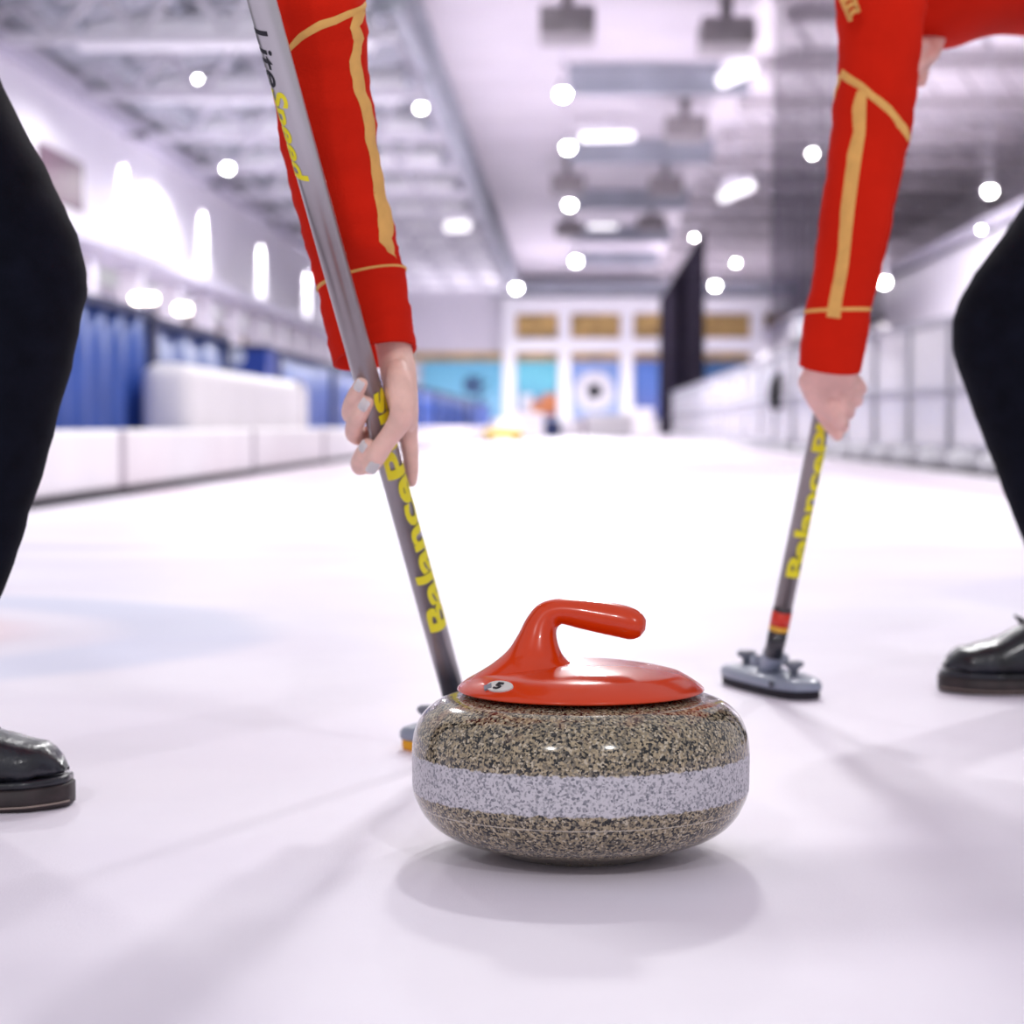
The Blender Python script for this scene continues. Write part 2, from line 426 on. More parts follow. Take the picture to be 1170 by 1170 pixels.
# gallery pillars and lit rooms behind
pillar0 = None
y = 34.0; i = 0
while y < 98:
    if pillar0 is None:
        p = link('gallery_pillar', boxm(-0.22, 0.22, -0.25, 0.25, 0, 3.52, bev=0.02), M['wall'], smooth=False); pillar0 = p
    else: p = pillar0.copy(); COL.objects.link(p)
    p.location = (XL + 0.05, y, 0); tag(p, 'white square pillar carrying the gallery ledge on the left', 'pillar', 'gallery pillars on the left')
    y += 4.2
k = 0
y = 36.1
win0 = None
while y < 98:
    if win0 is None:
        bm = bmesh.new(); box(bm, -0.05, 0.05, -1.3, 1.3, 2.05, 3.35)
        win0 = link('window_1', bm, M['ochre'], smooth=False); o = win0
    else: o = win0.copy(); COL.objects.link(o); o.name = 'window_%d' % (k + 1)
    o.location = (XL - 2.13, y, 0); tag(o, kind='structure'); k += 1; y += 4.2
bm = bmesh.new(); box(bm, XL - 0.02, XL + 0.04, 35.2, 38.4, 4.25, 5.15)
struct('window_40', bm, M['maroon'])

# wall washers on the left wall: fixture and its light
spot0 = None
for i, (yy, r) in enumerate(((42.0, 1), (51.0, 1), (60.5, 1), (71.0, 1), (82.0, 1))):
    t = thing('wall_washer_lamp', 'lamp bracket throwing white light down the left wall, %s' % ['nearest of five', 'second from the near end', 'middle of five', 'fourth from the near end', 'farthest of five'][i], 'lamp', (XL + 0.35, yy, 6.12), 'wall washer lamps')
    link('housing', boxm(-0.12, 0.12, -0.14, 0.14, -0.02, 0.10, bev=0.02), M['steel_dark'], t, False)
    link('bracket', boxm(-0.34, -0.10, -0.03, 0.03, 0.03, 0.07), M['steel_dark'], t, False)
    l = bpy.data.lights.new('wall_washer_light', 'SPOT'); l.energy = 1600; l.spot_size = math.radians(50); l.spot_blend = 0.3; l.shadow_soft_size = 0.05
    o = bpy.data.objects.new('wall_washer_light', l); COL.objects.link(o); o.parent = t; o.location = (0, 0, -0.06)
    o.rotation_euler = (0, math.radians(9), 0)

# transverse roof trusses with their web, left bay
def truss(xa, xb, za, zb0, zb1, n, m, thick=0.07):
    bm = bmesh.new()
    box(bm, xa, xb, -0.09, 0.09, za - 0.10, za + 0.06)
    tube(bm, [(xa, 0, zb0), (xb, 0, zb1)], 0.08, 6)
    for i in range(n):
        x0 = xa + (xb - xa) * i / n; x1 = xa + (xb - xa) * (i + 1) / n; xm = (x0 + x1) / 2
        zt = zb0 + (zb1 - zb0) * (xm - xa) / (xb - xa)
        tube(bm, [(x0, 0, za), (xm, 0, zt)], thick, 6); tube(bm, [(xm, 0, zt), (x1, 0, za)], thick, 6)
    return bm
tr0 = None
for i in range(12):
    y = 32.4 + 5.5 * i
    if tr0 is None: tr0 = o = link('roof_truss', truss(-9.3, -2.7, 6.35, 6.75, 7.85, 5, 0), M['steel_white'], smooth=False)
    else: o = tr0.copy(); COL.objects.link(o)
    o.location = (0, y, 0); tag(o, 'white steel roof truss with zigzag web over the left bay', 'truss', 'roof trusses over the left bay')
du0 = None
for i in range(12):
    y = 34.6 + 5.5 * i
    if du0 is None:
        du0 = o = link('ceiling_duct', tube(bmesh.new(), [(-8.2, 0, 6.85), (-8.1, 0, 6.85), (-3.3, 0, 6.85), (-3.2, 0, 6.85)], [0.22, 0.33, 0.33, 0.22], 14), M['duct'], smooth=True)
    else: o = du0.copy(); COL.objects.link(o)
    o.location = (0, y, 0); tag(o, 'bright white round duct hanging between roof trusses', 'duct', 'white ducts under the left roof')
rb0 = None
for i in range(14):
    y = 26 + 5.1 * i
    if rb0 is None:
        bm = bmesh.new(); tube(bm, [(3.6, 0, 7.36), (12.0, 0, 7.36)], .15, 6); tube(bm, [(3.6, 0, 6.75), (12.0, 0, 6.75)], .05, 6)
        for q in range(11): tube(bm, [(3.7 + q * .75, 0, 7.3), (4.1 + q * .75, 0, 6.76)], .04, 6)
        rb0 = o = link('ceiling_rafter', bm, M['rafter'], smooth=False)
    else: o = rb0.copy(); COL.objects.link(o)
    o.location = (0, y, 0); tag(o, 'taupe lattice rafter under the right side of the ceiling', 'rafter', 'rafters under the right ceiling')
# longitudinal girder at the edge of the pale ceiling
g0 = None
for i in range(11):
    y = 31 + 6.2 * i
    if g0 is None:
        bm = bmesh.new(); box(bm, -0.08, 0.08, 0, 5.9, -0.08, 0.08); box(bm, -0.08, 0.08, 0, 5.9, 0.75, 0.9)
        for q in range(4): tube(bm, [(0, q * 1.5, 0), (0, q * 1.5 + 0.75, 0.85)], 0.07, 6); tube(bm, [(0, q * 1.5 + 0.75, 0.85), (0, q * 1.5 + 1.45, 0)], 0.07, 6)
        box(bm, -0.5, 0.1, 1.2, 2.2, 0.1, 0.55)
        g0 = o = link('edge_girder', bm, M['steel_blue'], smooth=False)
    else: o = g0.copy(); COL.objects.link(o)
    o.location = (-2.6, y, 6.55); tag(o, 'blue-grey lattice girder along the edge of the pale ceiling', 'girder', 'lattice girders at the pale ceiling edge')
# purlins of the left roof
for i, (x, z) in enumerate(((-8.0, 6.85), (-6.4, 7.15), (-4.8, 7.45))):
    tag(link('roof_purlin', boxm(-0.06, 0.06, 30, 98, -0.1, 0.1), M['steel_blue'], smooth=False, loc=(x, 0, z)), 'long blue-grey roof purlin, %s' % ['nearest the left wall', 'middle of three', 'nearest the pale ceiling'][i], 'purlin', 'roof purlins')
# beams crossing the right half of the ceiling
b0 = None
for i, y in enumerate((32.0, 42.3, 53.3, 64.5, 76.0, 87.0)):
    if b0 is None:
        bm = bmesh.new(); box(bm, 0.0, 3.6, -0.16, 0.16, -0.30, 0.0); box(bm, 0.0, 3.6, -0.4, 0.4, -0.05, 0.26)
        b0 = o = link('ceiling_beam', bm, M['steel_blue'], smooth=False)
    else: o = b0.copy(); COL.objects.link(o)
    o.location = (-0.1, y, 7.28); tag(o, 'blue-grey steel beam crossing the right half of the ceiling', 'beam', 'beams across the right ceiling')
u0 = None
for (x, y) in ((2.55, 35.5), (2.45, 46.5), (2.5, 57.5), (2.5, 68.0), (-0.1, 34.5), (-0.15, 57), (-0.15, 70)):
    if u0 is None:
        bm = bmesh.new(); box(bm, -0.45, 0.45, -0.6, 0.6, -0.45, 0, bev=0.03); box(bm, -0.1, 0.1, -0.1, 0.1, 0, 0.45)
        u0 = o = link('ceiling_fan_unit', bm, M['hvac'], smooth=False)
    else: o = u0.copy(); COL.objects.link(o)
    o.location = (x, y, 7.1); tag(o, 'taupe box-shaped air unit hung under the ceiling', 'air unit', 'air units under the ceiling')

# high-bay lamps, hung from rods (placed under the roof by row)
def roof_z(x):
    if x < -8.18: return 3.53
    if x < -2.75: return 7.95 + (x + 2.75) * 1.35 / 6.85
    return 7.56
lamp0 = None
def bay_lamp(px, py, Y, label, power=260, r=0.13, ztop=None):
    global lamp0
    p = at(px, py, Y)
    t = thing('high_bay_lamp', label, 'lamp', p, 'high-bay lamps')
    if lamp0 is None:
        b = link('bulb', bmesh.new() if False else lathe(bmesh.new(), [(0, -.12), (.07, -.10), (.11, -.05), (.12, 0), (.10, .05), (0, .09)], 16), M['lamp'], t)
        h = link('lamp_housing', lathe(bmesh.new(), [(0.10, .05), (.16, .05), (.10, .2), (.06, .32), (0, .34)], 16), M['steel_white'], t)
        lamp0 = (b, h)
    else:
        for s in lamp0:
            c = s.copy(); COL.objects.link(c); c.parent = t
    r *= .72; t.scale = (r / .13,) * 3
    top = (roof_z(p.x) - p.z) / (r / .13)
    if top > 0.4: link('rod', tube(bmesh.new(), [(0, 0, 0.3), (0, 0, top)], 0.02, 6), M['steel_white'], t)
    l = bpy.data.lights.new('bay_light', 'SPOT'); l.energy = power * 1.95; l.shadow_soft_size = r; l.color = (1, 0.985, 0.995); l.spot_size = math.radians(172); l.spot_blend = 0.35
    o = bpy.data.objects.new('bay_light', l); COL.objects.link(o); o.parent = t; o.location = (0, 0, -0.16)
LB = 'round white glowing lamp '
bay_lamp(643, 107, 40, LB + 'topmost of the column of lamps down the middle of the ceiling', 900, .17)
bay_lamp(649, 168, 48, LB + 'second from the top in the middle column', 900, .17)
bay_lamp(651, 234, 60, LB + 'third from the top in the middle column', 900, .18)
bay_lamp(658, 298, 76, LB + 'lowest of the middle column', 1500, .2)
bay_lamp(590, 329, 88, LB + 'beside the top corner of the far white facade', 2200, .22)
bay_lamp(817, 326, 84, LB + 'between the black net and the tall grey net', 1500, .2)
bay_lamp(481, 123, 36, LB + 'just right of the left red sleeve', 500, .10)
bay_lamp(260, 192, 45, LB + 'left of the tilted broom shaft, low under the left roof', 500, .13)
bay_lamp(226, 90, 35, LB + 'small and blurred between white trusses left of the shaft', 300, .05)
bay_lamp(25, 18, 35, LB + 'in the top left corner above the trouser leg', 900, .16, 6.9)
bay_lamp(179, 131, 46, LB + 'faint, close to the top edge of the left wall', 150, .07)
bay_lamp(928, 175, 44, LB + 'directly left of the right red sleeve', 500, .11)
bay_lamp(1131, 218, 34, LB + 'right of the right red sleeve above the knee', 500, .12)
bay_lamp(1010, 322, 42, LB + 'at the right edge of the right red sleeve', 500, .14)
bay_lamp(793, 271, 66, LB + 'faint, over the tip of the black net', 60, .07)
bay_lamp(841, 300, 74, LB + 'faint, above right of the lamp between the nets', 60, .1)
bay_lamp(1121, 262, 38, LB + 'dim, low above the right knee', 40, .05)
# tube lights
def tube_light(px0, py0, px1, py1, Y0, Y1, label, m='lamp', r=0.1):
    a, b = at(px0, py0, Y0), at(px1, py1, Y1); c = (a + b) / 2
    t = thing('tube_light', label, 'lamp', c, 'ceiling tube lights')
    d = (b - a).normalized() * 0.04
    link('tube', tube(bmesh.new(), [a - c, a - c + d, b - c - d, b - c], [r * .5, r, r, r * .5], 12), M[m], t)
    link('rod', tube(bmesh.new(), [(0, 0, r), (0, 0, roof_z(c.x) - c.z)], .02, 6), M['steel_white'], t)
    link('tray', boxm(min(a.x, b.x) - c.x - .05, max(a.x, b.x) - c.x + .05, min(a.y, b.y) - c.y - .12, max(a.y, b.y) - c.y + .12, r + .02, r + .12), M['steel_white'], t, False)
M['lamp_soft'] = mat('soft_lamp_glass', (255, 252, 255), 0.4, emit=1.2)
tube_light(662, 157, 725, 156, 49, 49, 'long white tube light right of the second middle lamp', 'lamp_soft')
tube_light(508, 259, 537, 258, 57, 57, 'short white tube light left of centre at the ceiling edge', 'lamp_soft', .14)
tube_light(825, 226, 858, 212, 51.5, 49.5, 'slanting white tube light left of the tall grey net', 'lamp_soft', .12)
tube_light(825, 92, 856, 78, 39.5, 37.5, 'slanting white tube light high left of the tall grey net', 'lamp_soft', .13)
tube_light(672, 259, 705, 259, 66, 66, 'faint tube light right of the third middle lamp', 'lamp_soft', .07)
tube_light(151, 341.5, 179, 341.5, 40.4, 40.4, 'oblong warm lamp under the left ledge above the blue curtain', 'lampwarm', .07)
tube_light(200, 353, 217, 353.5, 44.6, 44.6, 'shorter warm lamp under the left ledge, right of the oblong one', 'lampwarm', .08)

# far facade: pillars, beams, windows, murals
def fx(px): return at(px, 487, YF - 0.3).x
def fz(py): return at(655, py, YF - 0.3).z
kk = 60
for i, px in enumerate((582, 645, 716, 790, 864)):
    struct('trim_%d' % (10 + i), boxm(fx(px - 7), fx(px + 7), YF - 0.7, YF, 0, fz(340)), M['duct'])
struct('trim_20', boxm(fx(575), fx(900), YF - 0.75, YF, fz(358), fz(341)), M['duct'])
struct('trim_21', boxm(fx(575), fx(900), YF - 0.75, YF, fz(402), fz(387)), M['duct'])
struct('trim_22', boxm(fx(560), fx(910), YF - 0.8, YF + .1, fz(338), fz(322)), M['steel_blue'])
for a, b in ((590, 637), (652, 708), (724, 783), (798, 856), (874, 930)):
    struct('window_%d' % kk, boxm(fx(a), fx(b), YF - 0.15, YF - 0.02, fz(386), fz(359)), M['ochre']); kk += 1
    struct('window_%d' % kk, boxm(fx(a), fx(b), YF - 0.15, YF - 0.02, fz(412), fz(403)), M['ochre']); kk += 1
struct('window_%d' % kk, boxm(fx(470), fx(574), YF - 0.15, YF - 0.02, fz(412), fz(403)), M['ochre'])

def mural_mat(name, top, bot, zlo, zhi):
    g = NT(name); tc = g.n('TexCoord'); sx = g.n('SeparateXYZ'); g.l(tc.outputs['Object'], sx.inputs[0])
    n = g.n('TexNoise', Scale=1.6, Detail=3.0); g.l(tc.outputs['Object'], n.inputs['Vector'])
    f = g.math('ADD', g.sstep(sx.outputs['Z'], zlo, zhi), g.math('MULTIPLY', g.math('SUBTRACT', n.outputs['Fac'], .5), .9))
    g.l(g.mix(f, lin(bot), lin(top)), g.b.inputs['Base Color']); g.b.inputs['Roughness'].default_value = .7
    return g.m
def mural(a, b, label, top, bot, extras=()):
    x0, x1, z0, z1 = fx(a), fx(b), fz(478), fz(413); c = ((x0 + x1) / 2, YF - 0.35, z0)
    t = thing('mural_banner', label, 'banner', c, 'banners on the far wall')
    link('banner_sheet', boxm(x0 - c[0], x1 - c[0], -0.03, 0.03, 0, z1 - z0), mural_mat('mural_' + str(a), top, bot, .2, 2.0), t, False)
    for kind, ex, ez, w, h, m in extras:
        X, Z = fx(ex) - c[0], fz(ez) - z0
        bm = bmesh.new()
        if kind == 'box': box(bm, X - w, X + w, -0.06, -0.03, Z, Z + h)
        if kind == 'disc': lathe(bm, [(0, 0), (w, 0), (w, .02), (0, .02)], 24); bmesh.ops.rotate(bm, verts=bm.verts, cent=(0, 0, 0), matrix=Matrix.Rotation(PI / 2, 3, 'X')); bmesh.ops.translate(bm, verts=bm.verts, vec=(X, -0.05, Z))
        if kind == 'tree':
            tube(bm, [(X, -.06, Z), (X, -.06, Z + h)], .07, 6)
            for q in range(4): tube(bm, [(X, -.06, Z + h * (.35 + .15 * q)), (X + w * (-1) ** q, -.06, Z + h * (.6 + .13 * q))], .05, 6)
        link('painted_shape', bm, M[m], t, False)
M['pale_paint'] = mat('pale_print', (216, 214, 220), 0.7, var=.2, scale=3)
M['orange_paint'] = mat('orange_print', (196, 120, 74), 0.7, var=.3, scale=3)
M['slate_paint'] = mat('slate_print', (64, 92, 128), 0.7)
mural(482, 574, 'turquoise banner with a dark bare tree left of the white facade', (112, 184, 214), (136, 190, 220), [('tree', 548, 470, .5, 1.7, 'slate_paint'), ('disc', 540, 440, .45, 0, 'slate_paint')])
mural(590, 637, 'turquoise and blue banner with orange huts', (112, 196, 214), (84, 120, 170), [('box', 602, 470, .28, .8, 'pale_paint'), ('box', 614, 472, .3, .6, 'orange_paint'), ('box', 628, 474, .33, 1.0, 'orange_paint'), ('box', 600, 478, .4, .3, 'orange_paint')])
mural(652, 708, 'blue banner with a big pale round emblem', (132, 160, 214), (166, 182, 218), [('disc', 679, 447, .95, 0, 'pale_paint'), ('disc', 679, 447, .35, 0, 'slate_paint')])
mural(724, 783, 'plain deep blue banner left of the black net', (90, 126, 200), (98, 112, 176))
mural(798, 856, 'blue and pale banner right of the black net', (58, 96, 140), (96, 150, 196), [('box', 812, 470, .6, 1.2, 'pale_paint')])

# ------------------------------------------------------------------ nets
def net(name, x, y0, y1, z0, za, zb, m, label):
    bm = bmesh.new(); n = 40
    r = []
    for i in range(n + 1):
        y = y0 + (y1 - y0) * i / n; dx = 0.05 * math.sin(i * 1.9)
        r.append((bm.verts.new((x + dx, y, z0)), bm.verts.new((x + dx * .4, y, za + (zb - za) * i / n))))
    for a, b in zip(r, r[1:]): bm.faces.new((a[0], b[0], b[1], a[1]))
    o = tag(link(name, bm, m, None, True), label, 'net')
    c = link('net_cable', tube(bmesh.new(), [(x, y0, za), (x, y1, zb)], 0.03, 6), M['steel_dark'], o)
    link('net_weight', tube(bmesh.new(), [(x, y0, z0), (x, y1, z0)], 0.04, 6), M['rubber'], o)
net('safety_net', 3.42, 55, 84, 0.06, 5.5, 5.35, M['net_dense'], 'black net narrowing into the distance in front of the far facade')
net('safety_net', 3.28, 22.5, 35, 1.5, 7.4, 7.4, M['net_fine'], 'tall see-through grey net beside the right red sleeve')

# ------------------------------------------------------------------ left kerb pads, cushion and blue curtains
pad0 = None
pls = ['nearest, beside the trouser leg', 'second from the near end', 'third, below the big cushion', 'fourth from the near end']
ys = 6.55
for i in range(12):
    if pad0 is None:
        t = thing('kerb_pad', '', 'pad')
        bm = boxm(-0.45, 0, 0.02, 4.43, 0.035, 0.345, bev=0.03, seg=3)
        link('cover', bm, M['pad'], t); link('base_strip', boxm(-0.43, 0.012, 0.0, 4.45, 0.0, 0.04), M['rubber'], t, False)
        link('seam_flap', boxm(-0.44, 0.004, 4.37, 4.5, 0.05, 0.338, bev=.003), M['seam'], t, False)
        pad0 = t
    else:
        t = pad0.copy(); COL.objects.link(t)
        for ch in list(pad0.children):
            c = ch.copy(); COL.objects.link(c); c.parent = t
    t.location = (-2.36 - random.uniform(0, .03), ys, 0)
    t['group'] = 'white padded kerb along the left of the ice'; t['category'] = 'pad'
    t['label'] = 'long white vinyl kerb pad on the left ice edge, ' + (pls[i] if i < 4 else 'one of the small far ones')
    ys += 4.5

t = thing('crash_cushion', 'big white rounded vinyl cushion behind the kerb pads', 'cushion', (-3.06, 19.2, 0))
bm = boxm(-0.20, 0.20, -3.5, 3.5, 0.0, 0.84, bev=0.13, seg=5)
link('cover', evaluated(bm, []), M['pad'], t)
for yy in (2.9,): link('strap', boxm(-.204, .205, yy - .03, yy + .03, 0.05, .842, bev=.01), M['seam'], t, False)

def curtain(x, y0, y1, h, label, m='blue', amp=.06, n=7, group='blue barrier panels'):
    t = thing('blue_curtain_panel', label, 'curtain', (x, y0, 0), group)
    bm = bmesh.new(); N = 90; L = y1 - y0
    rings = []
    for i in range(N + 1):
        y = L * i / N; dx = amp * math.sin(i / N * n * 2 * PI) + amp * .4 * math.sin(i * .43)
        rings.append([bm.verts.new((q + dx * (1 - .3 * (z / h)), y, z)) for q, z in ((0, 0), (0, h * .5), (0, h), (-.06, h), (-.06, 0))])
    for a, b in zip(rings, rings[1:]):
        for k in range(4): bm.faces.new((a[k], b[k], b[k + 1], a[k + 1]))
    bm.faces.new(rings[0]); bm.faces.new(rings[-1][::-1])
    link('panel_sheet', bm, M[m], t)
    for yy in (0.0, L): link('panel_post', boxm(-.12, .03, yy - .05, yy + .12, 0, h + .02), M['navy'], t, False)
    link('top_rail', boxm(-.1, .05, 0, L, h - .04, h + .03), M['navy'], t, False)
curtain(-3.35, 12.2, 16.55, 1.24, 'tall pleated blue vinyl curtain beside the trouser leg')
curtain(-3.42, 17.0, 20.6, 1.22, 'blue vinyl panel with dark top edge behind the white cushion', amp=.025, n=3)
t = thing('logo_bin', 'royal blue square bin with a white round emblem behind the white cushion', 'bin', (at(272, 487, 23.0).x, 23.0, 0))
hh = .364 + (487 - 394) / F * 23.0; ww = 34 / F * 23.0
link('bin_body', boxm(-ww, ww, 0, 0.7, 0, hh - .04, bev=.02), M['royal'], t, False)
link('bin_lid', boxm(-ww - .01, ww + .01, -.01, .71, hh - .05, hh, bev=.01), M['navy'], t, False)
bm = lathe(bmesh.new(), [(0.045, 0), (.09, 0), (.09, .006), (.045, .006)], 24); bmesh.ops.rotate(bm, verts=bm.verts, cent=(0, 0, 0), matrix=Matrix.Rotation(PI / 2, 3, 'X')); bmesh.ops.translate(bm, verts=bm.verts, vec=(-.01, -.004, hh - .13))
box(bm, -.03, .02, -.01, -.002, hh - .16, hh - .10)
link('emblem', bm, M['logo'], t, False)
y = 24.3
fl = ['just right of the bin', 'seen behind the broom shaft', 'third beyond the bin', 'fourth beyond the bin']
for i in range(11):
    L = 5.6
    curtain(-3.42, y, y + L - .25, 1.22, 'blue barrier panel in the row beyond the bin, ' + (fl[i] if i < 4 else 'number %s towards the far end' % ['five', 'six', 'seven', 'eight', 'nine', 'ten', 'eleven'][i - 4]), amp=.04, n=5)
    y += L

# ------------------------------------------------------------------ right fence
def fence_run(p0, p1, n, group, lab):
    p0, p1 = Vector(p0), Vector(p1); d = (p1 - p0) / n; L = d.length
    root = None
    ang = math.atan2(d.y, d.x)
    for i in range(n):
        if root is None:
            t = thing('rink_fence_section', '', 'fence', (0, 0, 0))
            link('fence_panel', boxm(.03, L - .03, .0, .015, .16, 1.36), M['panel'], t, False)
            bm = bmesh.new(); box(bm, 0, .08, -.04, .05, 0.10, 1.42, bev=.006); link('post', bm, M['frame_grey'], t, False)
            for z, nm in ((1.40, 'top_rail'), (.72, 'middle_rail'), (.15, 'bottom_rail')): link(nm, boxm(0, L, -.035, .045, z - .03, z + .03), M['frame_grey'], t, False)
            link('plinth', boxm(0, L, -.14, -.02, 0, .19), M['rubber'], t, False)
            bm = lathe(bmesh.new(), [(0, 0), (.13, 0), (.14, .05), (.09, .11), (0, .12)], 20, (L * .5, .06, 0)); link('foot', bm, M['steel_white'], t)
            bm = lathe(bmesh.new(), [(0, 0), (.12, 0), (.12, .08), (0, .10)], 20, (.14, .06, 0)); link('foot', bm, M['steel_white'], t)
            root = t
        else:
            t = root.copy(); COL.objects.link(t)
            for ch in list(root.children):
                c = ch.copy(); COL.objects.link(c); c.parent = t
        t.location = p0 + d * i; t.rotation_euler = (0, 0, ang); t['group'] = group; t['category'] = 'fence'
        t['label'] = lab(i)
nm = ['nearest, right of the bent knee', 'second, behind the bent knee', 'third, just left of the knee', 'fourth from the near end', 'fifth from the near end', 'sixth, beside the gripping hand', 'farthest of the near run']
fence_run((3.92, 17.2, 0), (3.02, 28.6, 0), 7, 'white panelled rink fence on the right', lambda i: 'grey framed fence section with white panels, ' + nm[i])
fence_run((3.03, 28.9, 0), (3.10, 66.0, 0), 14, 'far low part of the right rink fence', lambda i: 'blurred far section of the grey and white fence on the right')
tag(link('ice_edge_kerb', boxm(2.72, 2.80, 11.2, 70, 0, .022, bev=.006), M['pad'], None, False), 'low white kerb along the right edge of the ice below the fence', 'kerb')
M['matting'] = mat('dark_rubber_matting', (52, 48, 56), 0.9, var=.25, scale=3, spec=.1)
tag(link('rubber_matting', boxm(2.82, 3.36, 11.2, 70, 0.0, 0.006), M['matting'], None, False), 'dark rubber matting between the white kerb and the right fence', 'matting')
wt0 = None
for i in range(9):
    if wt0 is None: wt0 = o = link('fence_weight', lathe(bmesh.new(), [(0, 0), (.12, 0), (.13, .03), (.12, .14), (.05, .17), (0, .17)], 20), M['steel_white'])
    else: o = wt0.copy(); COL.objects.link(o)
    o.location = (3.20 - .025 * i, 13.2 + 1.25 * i, .006)
    tag(o, 'round white weight standing on the dark matting in front of the right fence', 'weight', 'white weights before the right fence')
# bag hanging on the fence
c = at(889, 445, 30.7)
t = thing('black_bag', 'black cloth bag hanging on the fence left of the gripping hand', 'bag', c)
lo = Loft([(Vector((0, 0, -.30)), (.03, 0, 0), (0, .03, 0)), (Vector((0, 0, -.25)), (.12, 0, 0), (0, .06, 0)), (Vector((-.01, 0, 0)), (.13, 0, 0), (0, .06, 0)), (Vector((.03, 0, .2)), (.10, 0, 0), (0, .04, 0)), (Vector((.05, 0, .28)), (.02, 0, 0), (0, .02, 0))])
link('bag_body', lo.mesh(bmesh.new(), 20, 4), M['black_cloth'], t)
link('bag_strap', tube(bmesh.new(), [(.05, 0, .26), (.05, .0, .40), (.08, .0, .53), (.11, .0, .50)], .012, 8), M['black_cloth'], t)
# heap of white mats behind the far fence
for i, (x, y, sx_, sy, h) in enumerate(((3.9, 44, .45, 2.2, 1.35), (4.0, 38, .5, 2.2, 1.75), (4.1, 33, .55, 2.0, 1.9), (3.9, 50, .4, 2.2, 1.2), (4.1, 57, .4, 2.4, 1.05), (5.2, 41, .6, 3, 2.2))):
    t = thing('stored_mat', 'tall white vinyl mat behind the far right fence, ' + ['third nearest', 'second nearest and taller', 'nearest of them', 'fourth nearest', 'farthest and lowest', 'tallest, set back towards the wall'][i], 'mat', (x, y, 0), 'white mats behind the right fence')
    bm = boxm(-sx_, sx_, -sy, sy, 0, h, bev=.2, seg=4)
    link('cover', bm, M['pad'], t); link('seam_band', boxm(-sx_ - .003, sx_ + .003, -.04, .04, .1, h - .1), M['seam'], t, False)

# small things at the far end of the sheet
def clutter(name, label, cat, px, py, Y, w, h, d, m):
    p = at(px, py, Y); t = thing(name, label, cat, (p.x, Y, 0))
    return t
t = thing('ice_scraper_cart', 'small yellow cart standing on the ice at the far left end', 'cart', (at(575, 490, 46).x, 46, 0))
link('cart_deck', boxm(-.42, .42, -.3, .3, .10, .30, bev=.03), M['yellow_machine'], t, False)
link('cart_cover', boxm(-.15, .35, -.25, .25, .30, .52, bev=.06, seg=3), M['pad'], t, False)
for sx_ in (-1, 1):
    bm = lathe(bmesh.new(), [(0, -.03), (.09, -.03), (.09, .03), (0, .03)], 16); bmesh.ops.rotate(bm, verts=bm.verts, cent=(0, 0, 0), matrix=Matrix.Rotation(PI / 2, 3, 'X')); bmesh.ops.translate(bm, verts=bm.verts, vec=(sx_ * .3, -.3, .09))
    link('wheel', bm, M['rubber'], t)
for i, (px, Y, w_, h_, m) in enumerate(((603, 60, .45, .75, 'pad'), (628, 66, .35, .55, 'navy'), (648, 72, .5, .5, 'pad'), (700, 70, .9, .75, 'pad'), (672, 82, .35, .6, 'maroon'), (735, 62, .3, .9, 'pad'))):
    t = thing('end_barrier_block', ['white padded block left of centre at the far end', 'low navy block at the far end', 'low white block right of the navy one', 'wide white padded block at the right of the far end', 'small maroon box in the middle of the far end', 'upright white block next to the black net'][i], 'block', (at(px, 487, Y).x, Y, 0))
    link('block_body', boxm(-w_, w_, -.3, .3, .03, h_, bev=.05, seg=3), M[m], t, False)
    link('block_foot', boxm(-w_ * .9, w_ * .9, -.25, .25, 0, .05), M['rubber'], t, False)

# ------------------------------------------------------------------ the curling stone
SP = at(663, 962, 1.79); SP.z = 0.0
stone = thing('curling_stone', 'speckled grey granite curling stone with pale band and glossy orange-red handle', 'curling stone', SP)
prof = [(0, .010), (.050, .010), (.058, .006), (.062, .001), (.065, 0), (.069, .001), (.076, .004), (.090, .0090), (.104, .0135), (.116, .0185), (.1265, .0255), (.1345, .0345), (.1393, .0435), (.1425, .051), (.1438, .058), (.1440, .070), (.1442, .082), (.1438, .093), (.1425, .102), (.1398, .110), (.1352, .118), (.1288, .1245), (.120, .1300), (.110, .1335), (.098, .1355), (.080, .1365), (0, .137)]
# resample the profile smoothly
pp = [Vector((r, z)) for r, z in prof]; fine = []
for i in range(len(pp) - 1):
    for j in range(4): fine.append(smooth_list(pp, i + j / 4))
fine.append(pp[-1]); fine[0].x = 0
link('stone_body', lathe(bmesh.new(), [(max(0, p.x), p.y) for p in fine], 160), M['granite'], stone)
